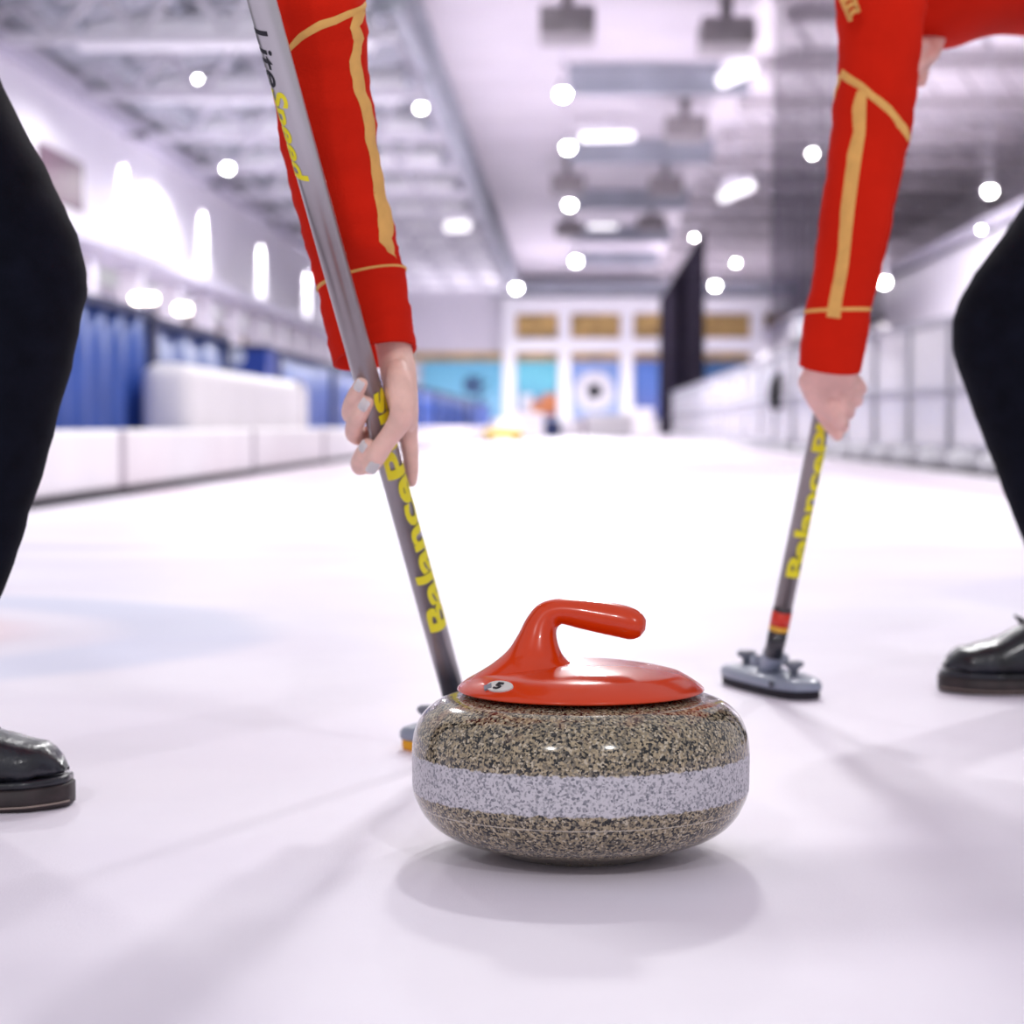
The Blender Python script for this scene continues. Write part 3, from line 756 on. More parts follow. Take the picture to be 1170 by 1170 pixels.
# handle cover: thin rim, bevelled edge, gently domed top
hp = [(.0, .1375), (.099, .1385), (.1040, .1388), (.1055, .1398), (.1052, .1410), (.1030, .1432), (.0980, .1468), (.0920, .1505), (.0870, .1532), (.0845, .1543), (.0800, .1555), (.0700, .1578), (.0550, .1604), (.0400, .1622), (.02, .163), (0, .163)]
handle = link('handle', lathe(bmesh.new(), hp, 128), M['orange_plastic'], stone)
handle['label'] = 'glossy orange-red plastic handle with domed cover plate'
def hs(L, R, w, dy=0.0):
    a, b = at(L[0], L[1], SP.y + dy) - SP, at(R[0], R[1], SP.y + dy) - SP
    return ((a + b) / 2, (b - a) / 2, Vector((0, -w, 0)))
neck = Loft([hs((528, 784), (690, 774), .042, -.01), hs((543, 771), (668, 767), .036, -.01), hs((564, 757), (652, 757), .029, -.01), hs((581, 742), (643, 748), .0215, -.008),
             hs((593, 723), (637, 733), .0165, -.006), hs((602, 706), (636, 720), .0138, -.004), hs((615, 691), (641, 713.5), .0125, -.002), hs((634, 684.5), (649, 714.5), .0122, -.002),
             hs((660, 684.5), (660, 717.5), .0125, -.004), hs((690, 687.5), (681, 722.5), .0132, -.008), hs((713, 691.5), (704, 727.5), .0136, -.012), hs((726, 696), (719, 730.5), .0132, -.014), hs((734, 702), (730, 728), .0105, -.015), hs((738, 708), (737, 720), .005, -.015)])
link('grip', neck.mesh(bmesh.new(), 48, 6), M['orange_plastic'], handle)
# number sticker on the bevel of the cover
def patch_on_bevel(name, px, py, a, b, m, parent, lift, rot=0.0, poly=None):
    bm = bmesh.new()
    ang0 = math.atan2(-.0665, -.0675); r0, z0 = .0945, .1492
    er = Vector((math.cos(ang0), math.sin(ang0), 0)); et = Vector((-er.y, er.x, 0))
    sl = Vector((-(.1030 - .087), .1532 - .1432)).normalized(); up = er * sl.x + Vector((0, 0, 1)) * sl.y; nrm = et.cross(up).normalized()
    if nrm.dot(er) < 0: nrm = -nrm
    c = er * r0 + Vector((0, 0, z0)) + nrm * lift
    if poly is None: poly = [(a * math.cos(2 * PI * k / 32), b * math.sin(2 * PI * k / 32)) for k in range(32)]
    def P(u, v, d):
        u, v = u * math.cos(rot) - v * math.sin(rot), u * math.sin(rot) + v * math.cos(rot)
        return c + et * u + up * v - er * (u * u / (2 * r0)) + nrm * d
    top = [bm.verts.new(P(u, v, .0003)) for u, v in poly]; bot = [bm.verts.new(P(u, v, -.002)) for u, v in poly]
    bm.faces.new(top)
    for k in range(len(poly)): bm.faces.new((top[k], bot[k], bot[(k + 1) % len(poly)], top[(k + 1) % len(poly)]))
    return link(name, bm, m, parent, False)
st = patch_on_bevel('number_sticker', 0, 0, .0150, .0068, M['sticker'], handle, .0009)
st['label'] = 'small white oval sticker with the number 5'
five = [(-.0032, .0042), (.0030, .0042), (.0030, .0026), (-.0016, .0026), (-.0017, .0012), (.0006, .0014), (.0026, .0006), (.0033, -.0010), (.0026, -.0030), (.0004, -.0042), (-.0034, -.0038), (-.0034, -.0022), (.0002, -.0026), (.0013, -.0016), (.0014, -.0006), (.0004, .0002), (-.0034, -.0002)]
patch_on_bevel('number_print', 0, 0, 0, 0, M['black_print'], handle, .0016, poly=[(u, v) for u, v in five])
dia = [(-.0170, -.003), (-.0115, .0020), (-.0060, -.003), (-.0115, -.0072)]
patch_on_bevel('diamond_print', 0, 0, 0, 0, M['knob_grey'], handle, .0011, poly=dia)

# ------------------------------------------------------------------ brooms
def cyl_text(name, body, cap, length, p, ax, e1, e2, r, s0, phi0, up_sign, along, m, parent, off=.02, shear=0.0, space=1.0):
    cu = bpy.data.curves.new(name, 'FONT'); cu.body = body; cu.offset = off; cu.size = 1.0; cu.shear = shear; cu.space_character = space; cu.resolution_u = 6
    o = bpy.data.objects.new(name, cu); COL.objects.link(o)
    dg = bpy.context.evaluated_depsgraph_get(); dg.update()
    me = bpy.data.meshes.new_from_object(o.evaluated_get(dg))
    bm = bmesh.new(); bm.from_mesh(me); bpy.data.objects.remove(o); bpy.data.curves.remove(cu); bpy.data.meshes.remove(me)
    xs = [v.co.x for v in bm.verts]; x0, x1 = min(xs), max(xs)
    k = -0.3
    while k < 1.05:
        g = bm.verts[:] + bm.edges[:] + bm.faces[:]
        bmesh.ops.bisect_plane(bm, geom=g, plane_co=(0, k, 0), plane_no=(0, 1, 0)); k += 0.06
    for v in bm.verts:
        s = s0 + along * (v.co.x - x0) / (x1 - x0) * length
        ph = phi0 + up_sign * (v.co.y / .73 * cap) / r
        v.co = p + ax * s + (e1 * math.cos(ph) + e2 * math.sin(ph)) * (r + .0004)
    return link(name, bm, m, parent, False)

def shaft_frame(a, b):
    ax = (b - a).normalized(); e1 = (CAM - (a + b) / 2); e1 = (e1 - ax * e1.dot(ax)).normalized(); e2 = ax.cross(e1) 
    if e2.dot(RX) < 0: e2 = -e2
    return ax, e1, e2

def broom_head(root, E1, E2, socket, m_pad, hk=1.0):
    """lozenge head on the ice between E1 and E2, socket = lower end of the shaft"""
    c = (E1 + E2) / 2; d = (E2 - E1); L = d.length / 2; d.normalize(); n = Vector((-d.y, d.x, 0))
    W = .036
    def outline(k, q=26):
        return [(L * k * math.copysign(abs(math.cos(2 * PI * i / q)) ** .75, math.cos(2 * PI * i / q)), W * (k if k < 1 else 1) * math.copysign(abs(math.sin(2 * PI * i / q)) ** .6, math.sin(2 * PI * i / q))) for i in range(q)]
    def slab(levels, m, name):
        bm = bmesh.new(); rings = []
        for k, z in levels: rings.append([bm.verts.new(c + d * u + n * v + Vector((0, 0, z))) for u, v in outline(k)])
        for a, b in zip(rings, rings[1:]):
            for i in range(len(a)): bm.faces.new((a[i], a[(i + 1) % len(a)], b[(i + 1) % len(a)], b[i]))
        bm.faces.new(rings[0][::-1]); bm.faces.new(rings[-1])
        return link(name, bm, m, root)
    slab([(.93, .0), (.965, .002), (.965, .011), (.94, .012)], m_pad, 'sweeping_pad')
    slab([(.96, .0115), (1.0, .013), (1.0, .020), (.95, .0245), (.82, .028), (.6, .030), (.1, .031)], M['head_grey'], 'head_plate')
    for s in (-1, 1):
        p = c + d * (L * .60 * s)
        bm = lathe(bmesh.new(), [(0, .027), (.0055, .027), (.006, .037), (.011, .040), (.0135, .043), (.0135, .046), (.011, .0485), (0, .049)], 20, p); link('knob', bm, M['knob_grey'], root)
    top = socket; bot = c + Vector((0, 0, .026))
    link('socket', tube(bmesh.new(), [bot, bot * .75 + top * .25, top * .97 + bot * .03, top], [.019, .0150, .0145, .0138], 20), M['head_grey'], root)
    bm = bmesh.new(); tube(bm, [bot + n * -.026 + Vector((0, 0, .016)), bot + n * .026 + Vector((0, 0, .016))], .008, 12); link('hinge_pin', bm, M['head_grey'], root)
    # dark recess dot at the right end
    bm = lathe(bmesh.new(), [(0, -.001), (.004, -.001), (.004, .001), (0, .001)], 12); bmesh.ops.rotate(bm, verts=bm.verts, cent=(0, 0, 0), matrix=(-n).to_track_quat('Z', 'Y').to_matrix())
    bmesh.ops.translate(bm, verts=bm.verts, vec=c + d * (L * .62) - n * (W + .0002) * .99 + Vector((0, 0, .019))); link('screw_hole', bm, M['rubber'], root)

RS = .01275
def sY(py): return 1 / (1 / 1.85 + (1 / 2.33 - 1 / 1.85) * py / 850)
lb = thing('curling_broom', 'grey curling broom with yellow lettering, leaning behind the stone', 'broom', gnd(532, 858), 'curling brooms'); L0 = lb.location.copy()
A = at(534, 850, sY(850)); B = at(299, 0, sY(0)); ax, e1, e2 = shaft_frame(A, B)
def on(py):      # distance along the left shaft at image height py
    lo_, hi_ = -.5, 2.5
    for _ in range(40):
        mid = (lo_ + hi_) / 2
        if proj(A + ax * mid)[1] > py: lo_ = mid
        else: hi_ = mid
    return lo_
L = (B - A).length
root = bpy.data.objects.new('x', None)
def seg(name, a, b, m, r, parent, base, axv):
    bm = tube(bmesh.new(), [base + axv * a, base + axv * b], r, 40); return link(name, bm, m, parent)
def keep(root_, objs_before):
    """shift freshly built children so that they sit under their Empty"""
    bpy.context.view_layer.update()
    for o in list(root_.children):
        if o.type == 'MESH' and o not in objs_before:
            o.data.transform(Matrix.Translation(-root_.location))
def gradient_shaft():
    g = NT('grey_shaft_fading_to_black'); tc = g.n('TexCoord'); sx = g.n('SeparateXYZ'); g.l(tc.outputs['Object'], sx.inputs[0])
    n = g.n('TexNoise', Scale=40.0, Detail=3.0); g.l(tc.outputs['Object'], n.inputs['Vector'])
    base = g.mix(n.outputs['Fac'], lin((136, 128, 132)), lin((156, 148, 152)))
    up = g.sstep(sx.outputs['Z'], .52, .64)
    base = g.mix(up, base, lin((186, 182, 188)))
    f = g.sstep(sx.outputs['Z'], 0.085, 0.125)
    g.l(g.mix(f, lin((34, 30, 44)), base), g.b.inputs['Base Color'])
    g.b.inputs['Metallic'].default_value = .6; g.b.inputs['Roughness'].default_value = .3; g.b.inputs['Coat Weight'].default_value = .5; g.b.inputs['Coat Roughness'].default_value = .08
    return g.m
sh = seg('shaft', .03, L + .42, gradient_shaft(), RS, lb, A, ax)
seg('end_grip', L + .42, L + .47, M['rubber'], RS * 1.15, lb, A, ax)
cyl_text('lettering', 'BalancePlus', .0245, on(443) - on(714), A, ax, e1, e2, RS, on(714), math.radians(80), -1, 1, M['yellow_print'], lb, off=.035, space=.98)
cyl_text('lettering', 'Lite', .0170, on(25) - on(93), A, ax, e1, e2, RS, on(25), math.radians(-86), 1, -1, M['black_print'], lb, off=.012, shear=.12)
cyl_text('lettering', 'Speed', .0175, on(95) - on(200), A, ax, e1, e2, RS, on(95), math.radians(-86), 1, -1, M['yellow_print'], lb, off=.03, shear=.15)
broom_head(lb, gnd(463, 853), gnd(602, 864), A + ax * .035, M['pad_orange'])
keep(lb, [])

rb = thing('curling_broom', 'grey curling broom with a red band, its head visible at the right', 'broom', gnd(880, 798), 'curling brooms')
A2 = at(879.5, 768, 2.83); B2 = at(936.6, 490, 2.765); ax2, f1, f2 = shaft_frame(A2, B2)
def on2(py):
    lo_, hi_ = -.5, 2.5
    for _ in range(40):
        mid = (lo_ + hi_) / 2
        if proj(A2 + ax2 * mid)[1] > py: lo_ = mid
        else: hi_ = mid
    return lo_
seg('shaft', on2(700), on2(110), M['carbon'], .0128, rb, A2, ax2)
seg('shaft_dark_ring', on2(700), on2(694), M['shaft_black'], .0131, rb, A2, ax2)  # narrow black ring of the shaft's own banding, above the red
seg('red_band', on2(715), on2(698), M['red_band'], .0134, rb, A2, ax2)
seg('gold_band', on2(720), on2(714.5), M['gold_band'], .0135, rb, A2, ax2)
seg('shaft_end', on2(750), on2(719), M['shaft_black'], .0130, rb, A2, ax2)
seg('end_grip', on2(112), on2(72), M['rubber'], .0142, rb, A2, ax2)
cyl_text('lettering', 'BalancePlus', .0235, .262, A2, ax2, f1, f2, .0128, on2(657), math.radians(80), -1, 1, M['yellow_print'], rb, off=.035, space=.98)
broom_head(rb, gnd(836, 778), gnd(926, 801), A2 + ax2 * (on2(745)), M['pad_black'])
keep(rb, [])

# ------------------------------------------------------------------ people
def shoe(root, toe, Yc, heel_dx, s=1.0, facing=1):
    """lace-up shoe lying along X; toe = x of the toe cap, facing +1 towards +X"""
    Lg = .285
    # sole outline half widths along the length, t = 0 heel .. 1 toe
    hw = [(0, .018), (.05, .030), (.2, .034), (.4, .033), (.6, .043), (.75, .048), (.88, .043), (.96, .028), (1.0, .010)]
    ht = [(0, .075), (.05, .105), (.2, .125), (.38, .122), (.5, .112), (.6, .094), (.77, .071), (.9, .062), (.96, .052), (1.0, .034)]
    def I(tab, t):
        for (a, va), (b, vb) in zip(tab, tab[1:]):
            if t <= b: f = (t - a) / (b - a); f = f * f * (3 - 2 * f) * .5 + f * .5; return va + (vb - va) * f
        return tab[-1][1]
    def X(t): return toe - facing * Lg * (1 - t)
    bm = bmesh.new(); rings = []
    n = 40; q = 20
    for i in range(n + 1):
        t = i / n; W = I(hw, t); H = I(ht, t); r = []
        for k in range(q + 1):
            a = PI * k / q
            r.append(bm.verts.new((X(t), Yc + W * math.copysign(abs(math.cos(a)) ** .7, math.cos(a)), .030 + (H - .030) * abs(math.sin(a)) ** .75 + (.003 if t > .9 else 0))))
        rings.append(r)
    for a, b in zip(rings, rings[1:]):
        for k in range(q): bm.faces.new((a[k], a[k + 1], b[k + 1], b[k]))
        bm.faces.new((a[0], b[0], b[q], a[q]))
    bm.faces.new(rings[0]); bm.faces.new(rings[-1][::-1])
    up = link('shoe', bm, M['leather'], root)
    up['label'] = 'black scuffed leather lace-up shoe'
    def slab(z0, z1, grow, m, name, lift=0.0):
        bm = bmesh.new(); lv = []
        for z, g in ((z0, grow - .002), (z0 + .003, grow), (z1 - .002, grow), (z1, grow - .003)):
            ring = []
            for sgn in (1, -1):
                for i in range(n + 1):
                    t = i / n if sgn > 0 else 1 - i / n
                    tt = (t - .5) * (1 + 2 * (grow) / Lg) + .5
                    ring.append(bm.verts.new((X(tt), Yc + sgn * (I(hw, t) + g) , z + lift * max(0, t - .8) * 5)))
            lv.append(ring)
        for a, b in zip(lv, lv[1:]):
            for k in range(len(a)): bm.faces.new((a[k], a[(k + 1) % len(a)], b[(k + 1) % len(a)], b[k]))
        bm.faces.new(lv[0][::-1]); bm.faces.new(lv[-1])
        return link(name, bm, m, up)
    slab(0.0, .021, .0045, M['sole'], 'sole', .002)
    slab(.020, .0285, .003, M['leather'], 'welt', .002)
    # stitched edge
    bm = bmesh.new(); pts = []
    for i in range(n + 1):
        t = i / n; pts.append((X((t - .5) * 1.04 + .5), Yc - I(hw, t) - .0062, .005 + .002 * max(0, t - .8) * 5))
    tube(bm, pts, .0009, 6); link('sole_stitching', bm, M['welt'], up)
    # toe cap seam and laces
    def arch(t, dh=.001, a0=.12, a1=.88, t2=0.0):
        r = []
        for k in range(13):
            a = PI * (a0 + (a1 - a0) * k / 12); tt = t + t2 * abs(math.cos(a)); W = I(hw, tt); H = I(ht, tt)
            r.append((X(tt), Yc + (W + dh) * math.copysign(abs(math.cos(a)) ** .7, math.cos(a)), .030 + (H - .030 + dh) * abs(math.sin(a)) ** .75))
        return r
    link('toe_seam', tube(bmesh.new(), arch(.745, .0004, .05, .95), .0012, 6), M['leather'], up)
    for t in (.60, .545, .49, .43):
        link('lace', tube(bmesh.new(), arch(t, .002, .3, .7), .0026, 6), M['black_cloth'], up)
    for s_ in (-1, 1):
        bow = [(X(.62), Yc, I(ht, .62) + .004), (X(.64), Yc + s_ * .018, I(ht, .62) + .010), (X(.60), Yc + s_ * .034, I(ht, .62) - .002), (X(.58), Yc + s_ * .02, I(ht, .6) + .002), (X(.60), Yc, I(ht, .6) + .004)]
        link('lace', tube(bmesh.new(), bow, .0022, 6), M['black_cloth'], up)
    return up

def leg_loft(secs): return Loft(secs, wob=.02, wseed=.6)

# ---- left person (reaches in from the left)
PL = thing('person', 'person in red jacket and black trousers at the left, with white painted nails', 'person', (at(-130, 900, 2.03).x, 2.03, 0), 'curlers')
YL = 2.05
trs = bmesh.new()
front = leg_loft([sec((-420, -230), (-130, -200), 2.13, .12), sec((-350, -150), (-90, -110), 2.12, .115), sec((-250, -40), (-42, 10), 2.08, .10), sec((-190, 60), (8, 112), 2.05, .09),
                  sec((-120, 170), (52, 196), YL, .078), sec((-76, 250), (81, 256), YL, .070), sec((-62, 310), (97.5, 312), YL, .066), sec((-70, 368), (91, 368), YL, .064), sec((-92, 440), (72, 450), YL, .062),
                  sec((-130, 540), (46, 545), YL, .058), sec((-168, 630), (19, 630), 2.04, .054), sec((-200, 720), (-14, 722), 2.04, .050), sec((-226, 800), (-42, 802), 2.04, .048), sec((-240, 862), (-62, 858), 2.04, .050)])
front.mesh(trs, 48, 6)
back_leg = leg_loft([sec((-480, -230), (-180, -200), 2.30, .12), sec((-500, -60), (-260, -60), 2.40, .10), sec((-520, 160), (-330, 160), 2.48, .085), sec((-580, 330), (-420, 330), 2.52, .066), sec((-680, 560), (-540, 560), 2.52, .058), sec((-760, 760), (-640, 760), 2.52, .05)])
back_leg.mesh(trs, 40, 5)
pelvis = Loft([sec((-520, -180), (-440, -250), 2.22, .05), sec((-470, -30), (-380, -330), 2.22, .15), sec((-360, 0), (-260, -350), 2.22, .18), sec((-220, -60), (-150, -340), 2.22, .165), sec((-140, -90), (-80, -330), 2.22, .15)])
pelvis.mesh(trs, 40, 5)
link('trousers', trs, M['trouser'], PL)
jk = bmesh.new()
torso = Loft([sec((-150, -70), (-90, -345), 2.22, .17), sec((-20, -80), (20, -370), 2.22, .165), sec((100, -90), (120, -400), 2.20, .18), sec((220, -110), (240, -420), 2.18, .20), sec((320, -150), (330, -420), 2.16, .19), sec((390, -230), (395, -400), 2.15, .12), sec((425, -290), (425, -370), 2.15, .055)])
torso.mesh(jk, 44, 5)
slL = Loft([sec((225, -225), (420, -300), 2.06, .080), sec((262, -140), (428, -170), 1.99, .066), sec((288, -60), (424, -66), 1.96, .056), sec((303, 0), (418, 0), 1.955, .051), sec((309, 40), (420, 42), 1.96, .049), sec((313, 84), (421, 86), 1.975, .0475),
            sec((315, 125), (428.5, 127), 1.985, .047), sec((322, 172), (432, 172), 2.0, .046), sec((333, 220), (441, 220), 2.02, .045), sec((345, 266), (452, 264), 2.04, .043), sec((354, 300), (456, 290), 2.055, .041, .004), sec((363, 333), (462.5, 308), 2.078, .040, .006),
            sec((370, 370), (468, 345), 2.098, .042, .008), sec((376, 398), (472.5, 374), 2.112, .047, .009), sec((381, 418), (476, 396), 2.120, .050, .010)], wob=.030, wseed=1.3)
slL.mesh(jk, 64, 6, cap1=True, hole=1)
# far sleeve up to the top of the broom
tp = A + ax * (L + .30)
far_sl = Loft([(Vector((.1 + at(250, -300, 2.3).x, 2.30, at(250, -300, 2.3).z)), (.07, 0, 0), (0, .07, 0)), (Vector((at(230, -160, 2.34).x, 2.34, at(230, -160, 2.34).z)), (.055, 0, .01), (0, .055, 0)),
               (Vector((at(150, -120, 2.2).x, 2.2, at(150, -120, 2.2).z)), (.045, 0, .02), (.01, .045, 0)), (tp + Vector((.0, .12, -.06)), (.04, 0, 0), (0, .02, .035)), (tp + Vector((0, .06, -.02)), (.035, 0, 0), (0, .01, .033))])
far_sl.mesh(jk, 28, 5)
jacket = link('jacket', jk, M['red'], PL)
jacket['label'] = 'red jacket with golden yellow sleeve piping'
sb = bmesh.new()
slL.strip(sb, [((408, 14), (419.5, 12)), ((404, 32), (413, 30)), ((409, 48), (418, 44)), ((403, 70), (414, 64)), ((407, 92), (417, 86)), ((410, 108), (421, 104)), ((419, 140), (428, 136)), ((425, 180), (433, 176)), ((430, 215), (440, 212)), ((434, 246), (447, 244)), ((436.5, 276), (450, 272)), ((446, 288), (455, 296))])
link('sleeve_stripe', sb, M['gold'], jacket)
sb = bmesh.new()
slL.strip(sb, [((333, 66), (334, 56)), ((352, 47), (350, 38)), ((374, 34), (372, 24)), ((390, 28), (388, 19)), ((404, 20), (402, 12)), ((420, 10), (419, 1))])
link('yoke_stripe', sb, M['gold'], jacket)
link('cuff_seam', slL.ring(bmesh.new(), 10.90, 11.02, .0012), M['gold'], jacket)

def hand_mesh(palm, chains, vox=.0016, it=6, factor=.6):
    bm = bmesh.new()
    palm.mesh(bm, 28, 5)
    for ch in chains:
        pts = [Vector(c[0]) for c in ch]; rs = [c[1] for c in ch]
        P, Rr = [], []
        n = len(pts) - 1
        for i in range(n * 5 + 1):
            t = i / 5; P.append(smooth_list(pts, t)); Rr.append(max(.002, smooth_list(rs, t)))
        d = (P[-1] - P[-2]).normalized(); r = Rr[-1]
        for a in (.35, .65, .87, .97): P.append(P[n * 5] + d * r * a * .95); Rr.append(r * math.sqrt(1 - a * a))
        tube(bm, P, Rr, 16)
    return evaluated(bm, [('REMESH', dict(mode='VOXEL', voxel_size=vox, use_smooth_shade=True)), ('SMOOTH', dict(factor=factor, iterations=it))])

def h(px, py, d, r=None):
    p = at(px, py, sY(py) + d); return (p, r) if r is not None else p
palm = Loft([(h(430, 330, .092), (.022, 0, .004), (0, -.024, 0)), (h(444, 372, .084), (.0188, 0, .004), (0, -.024, 0)), (h(450.5, 400, .068), (.0176, 0, .003), (0, -.024, 0)), (h(454.5, 422, .043), (.0180, 0, .002), (0, -.027, 0)),
             (h(457.5, 446, .018), (.0172, 0, 0), (0, -.030, 0)), (h(460.5, 466, .010), (.0155, 0, -.002), (0, -.029, 0)), (h(462, 482, .008), (.0125, 0, -.002), (0, -.022, 0)), (h(463, 492, .010), (.007, 0, -.002), (0, -.012, 0))])
thumb = [h(454, 412, .050, .008), h(455, 432, .008, .0125), h(460, 460, -.018, .0130), h(457, 480, -.025, .0120), h(446, 497, -.027, .0105), h(438, 508, -.027, .0104), h(430, 521, -.027, .0102), h(423, 533, -.026, .0088)]
pinky = [h(456, 428, .042, .008), h(458, 448, .024, .0100), h(440, 462, .031, .0085), h(418, 474, .028, .0080), h(401, 475, .012, .0082), h(400, 465, -.004, .0080), h(406, 451, -.014, .0078), h(413, 438, -.017, .0068)]
ring = [h(456, 428, .042, .008), h(460, 462, .026, .0105), h(440, 482, .033, .0090), h(418, 498, .029, .0090), h(406, 497, .012, .0092), h(405, 488, -.004, .0092), h(411, 473, -.0155, .0088), h(419, 460, -.018, .0074)]
middle = [h(456, 428, .042, .008), h(462, 474, .024, .0105), h(446, 500, .033, .0092), h(424, 524, .029, .0092), h(413, 533, .013, .0092), h(411, 528, -.003, .0092), h(416, 517, -.0150, .0088), h(421, 509, -.0175, .0078)]
index = [h(456, 428, .042, .008), h(464, 462, .010, .0120), h(466, 484, .018, .0105), h(467, 500, .022, .0095), h(469, 520, .021, .0085), h(470, 538, .019, .0076), h(470, 550, .018, .0062)]
hb = hand_mesh(palm, [thumb, pinky, ring, middle, index], .0014, 5, .55)
# forearm, upper arm, neck and head of the same body
fore = Loft([(h(431, 335, .092), (.0215, 0, .004), (0, -.023, 0)), (at(398, 240, 2.06), (.030, 0, .005), (0, -.030, 0)), (at(373, 130, 1.998), (.036, 0, .005), (0, -.035, 0)), (at(365, 0, 1.96), (.038, 0, .005), (0, -.038, 0)), (at(345, -150, 1.99), (.042, 0, .005), (0, -.042, 0)), (at(330, -250, 2.08), (.05, 0, .005), (0, -.05, 0))])
fore.mesh(hb, 28, 4)
def head_on(bm, base, d, upv, r=.0):
    """neck and head: base = root of the neck, d = unit direction of the neck, upv = direction the face looks"""
    side = d.cross(upv).normalized(); f = upv
    lv = [(0, .062, .058, 0), (.05, .056, .054, .005), (.09, .056, .060, .012), (.115, .060, .080, .030), (.15, .070, .094, .022), (.20, .076, .098, .012), (.245, .074, .095, .004), (.285, .058, .078, 0), (.305, .030, .04, 0)]
    Loft([(base + d * t + f * o, side * a, f * b) for t, a, b, o in lv]).mesh(bm, 28, 4)
    c = base + d * .175 + f * .115
    tube(bm, [c + d * .03 - f * .01, c + f * .008, c - d * .012 + f * .020, c - d * .018 + f * .004], [.006, .010, .014, .008], 10)     # nose
    tube(bm, [base + d * .130 + f * .108 - side * .022, base + d * .130 + f * .117, base + d * .130 + f * .108 + side * .022], [.003, .007, .003], 8)  # mouth
    for s_ in (-1, 1):
        tube(bm, [base + d * .165 + side * .074 * s_, base + d * .185 + side * .084 * s_ - f * .01, base + d * .21 + side * .078 * s_ - f * .006], [.006, .014, .006], 8)
        bmesh.ops.create_icosphere(bm, subdivisions=2, radius=.012, matrix=Matrix.Translation(base + d * .19 + side * .032 * s_ + f * .092))
nb = at(395, -340, 2.16); hd = Vector((.86, -.05, .35)).normalized(); hf = Vector((.35, -.25, -.86)); hf = (hf - hd * hf.dot(hd)).normalized()
head_on(hb, nb, hd, hf)
body = link('body', hb, M['skin'], PL); body['label'] = 'bare hand with fingers wrapped round the shaft'
def hair_on(base, d, f, parent, m):
    side = d.cross(f).normalized(); bm = bmesh.new()
    lv = [(.10, .064, .064, -.034), (.15, .078, .084, -.030), (.20, .084, .098, -.018), (.25, .083, .100, -.008), (.295, .066, .085, -.002), (.32, .034, .045, 0)]
    Loft([(base + d * t + f * o, side * a, f * b) for t, a, b, o in lv]).mesh(bm, 28, 4)
    tube(bm, [base + d * .24 - f * .09, base + d * .20 - f * .15, base + d * .10 - f * .17, base + d * .02 - f * .16], [.022, .028, .024, .010], 12)
    link('hair', bm, m, parent)
M['hair'] = mat('brown_hair', (74, 50, 38), 0.6, var=.3, scale=60)
hair_on(nb, hd, hf, PL, M['hair'])

def nail(tip, prev, nrm, r, L_, W_, parent, back=.0):
    """curved plate on the finger end"""
    d = (tip - prev).normalized(); n = (nrm - d * nrm.dot(d)).normalized(); s = d.cross(n).normalized()
    bm = bmesh.new(); rows = []; nx, ny = 8, 10
    for i in range(ny + 1):
        v = (i / ny - .5) * 2
        wsc = (1 - abs(v) ** 5 * .30); row = []
        for j in range(nx + 1):
            u = (j / nx - .5) * 2; a = u * W_ * wsc / r
            row.append(bm.verts.new(tip + d * (v * L_ + back) + (n * math.cos(a) + s * math.sin(a)) * (r + .0007) - n * (.0010 * max(0, v) ** 2)))
        rows.append(row)
    for a, b in zip(rows, rows[1:]):
        for k in range(nx): bm.faces.new((a[k], a[k + 1], b[k + 1], b[k]))
    ret = bmesh.ops.solidify(bm, geom=bm.faces[:], thickness=.0006)
    bmesh.ops.recalc_face_normals(bm, faces=bm.faces[:])
    o = link('nail', bm, M['nail'], parent, False); o['label'] = 'white polished fingernail'
cv = -FW
nail(thumb[-1][0], thumb[-2][0], cv + RX * .35, .0098, .0078, .0058, body, -.0065)
nail(pinky[-1][0], pinky[-2][0], cv + RX * .10 + UP * .2, .0072, .0068, .0046, body, .0015)
nail(ring[-1][0], ring[-2][0], cv + RX * .10 + UP * .2, .0078, .0072, .0050, body, .0015)
nail(middle[-1][0], middle[-2][0], cv - RX * .55 + UP * .1, .0082, .0066, .0046, body, .001)
shoe(PL, at(77, 900, 1.995).x, 1.995, 0)
shoe(PL, at(-560, 760, 2.5).x + .08, 2.52, 0)
keep(PL, [])
for o in PL.children:
    for c_ in o.children:
        c_.data.transform(Matrix.Translation(-PL.location))

# ---- right person (reaches in from the right)
PR = thing('person', 'person in red jacket and black trousers bending in from the right', 'person', (at(1250, 750, 2.9).x, 2.90, 0), 'curlers')
YR = 2.86
trs = bmesh.new()
Loft([sec((1330, -60), (1560, -40), 2.95, .12), sec((1282, 60), (1500, 120), 2.92, .11), sec((1218, 165), (1385, 250), 2.90, .095), sec((1166, 240), (1315, 320), 2.88, .084), sec((1126, 296), (1262, 352), YR, .074), sec((1098, 340), (1236, 372), YR, .069),
      sec((1088, 384), (1226, 400), YR, .066), sec((1098, 430), (1226, 440), YR, .063), sec((1124, 500), (1246, 505), YR, .059), sec((1149, 566), (1266, 570), 2.87, .055), sec((1174, 632), (1290, 632), 2.88, .050), sec((1196, 690), (1306, 690), 2.89, .047), sec((1212, 735), (1316, 732), 2.89, .048)], wob=.015, wseed=2.2).mesh(trs, 48, 6)
Loft([sec((1380, -60), (1600, -40), 3.10, .12), sec((1420, 120), (1580, 130), 3.2, .09), sec((1440, 300), (1560, 300), 3.26, .066), sec((1500, 480), (1600, 480), 3.28, .055), sec((1540, 650), (1630, 650), 3.28, .048)]).mesh(trs, 36, 5)
Loft([sec((1330, 40), (1330, -170), 3.02, .15), sec((1400, 70), (1400, -190), 3.02, .18), sec((1480, 70), (1480, -180), 3.02, .17), sec((1560, 20), (1560, -120), 3.02, .10), sec((1580, -20), (1580, -90), 3.02, .04)]).mesh(trs, 40, 5)
link('trousers', trs, M['trouser'], PR)
jk = bmesh.new()
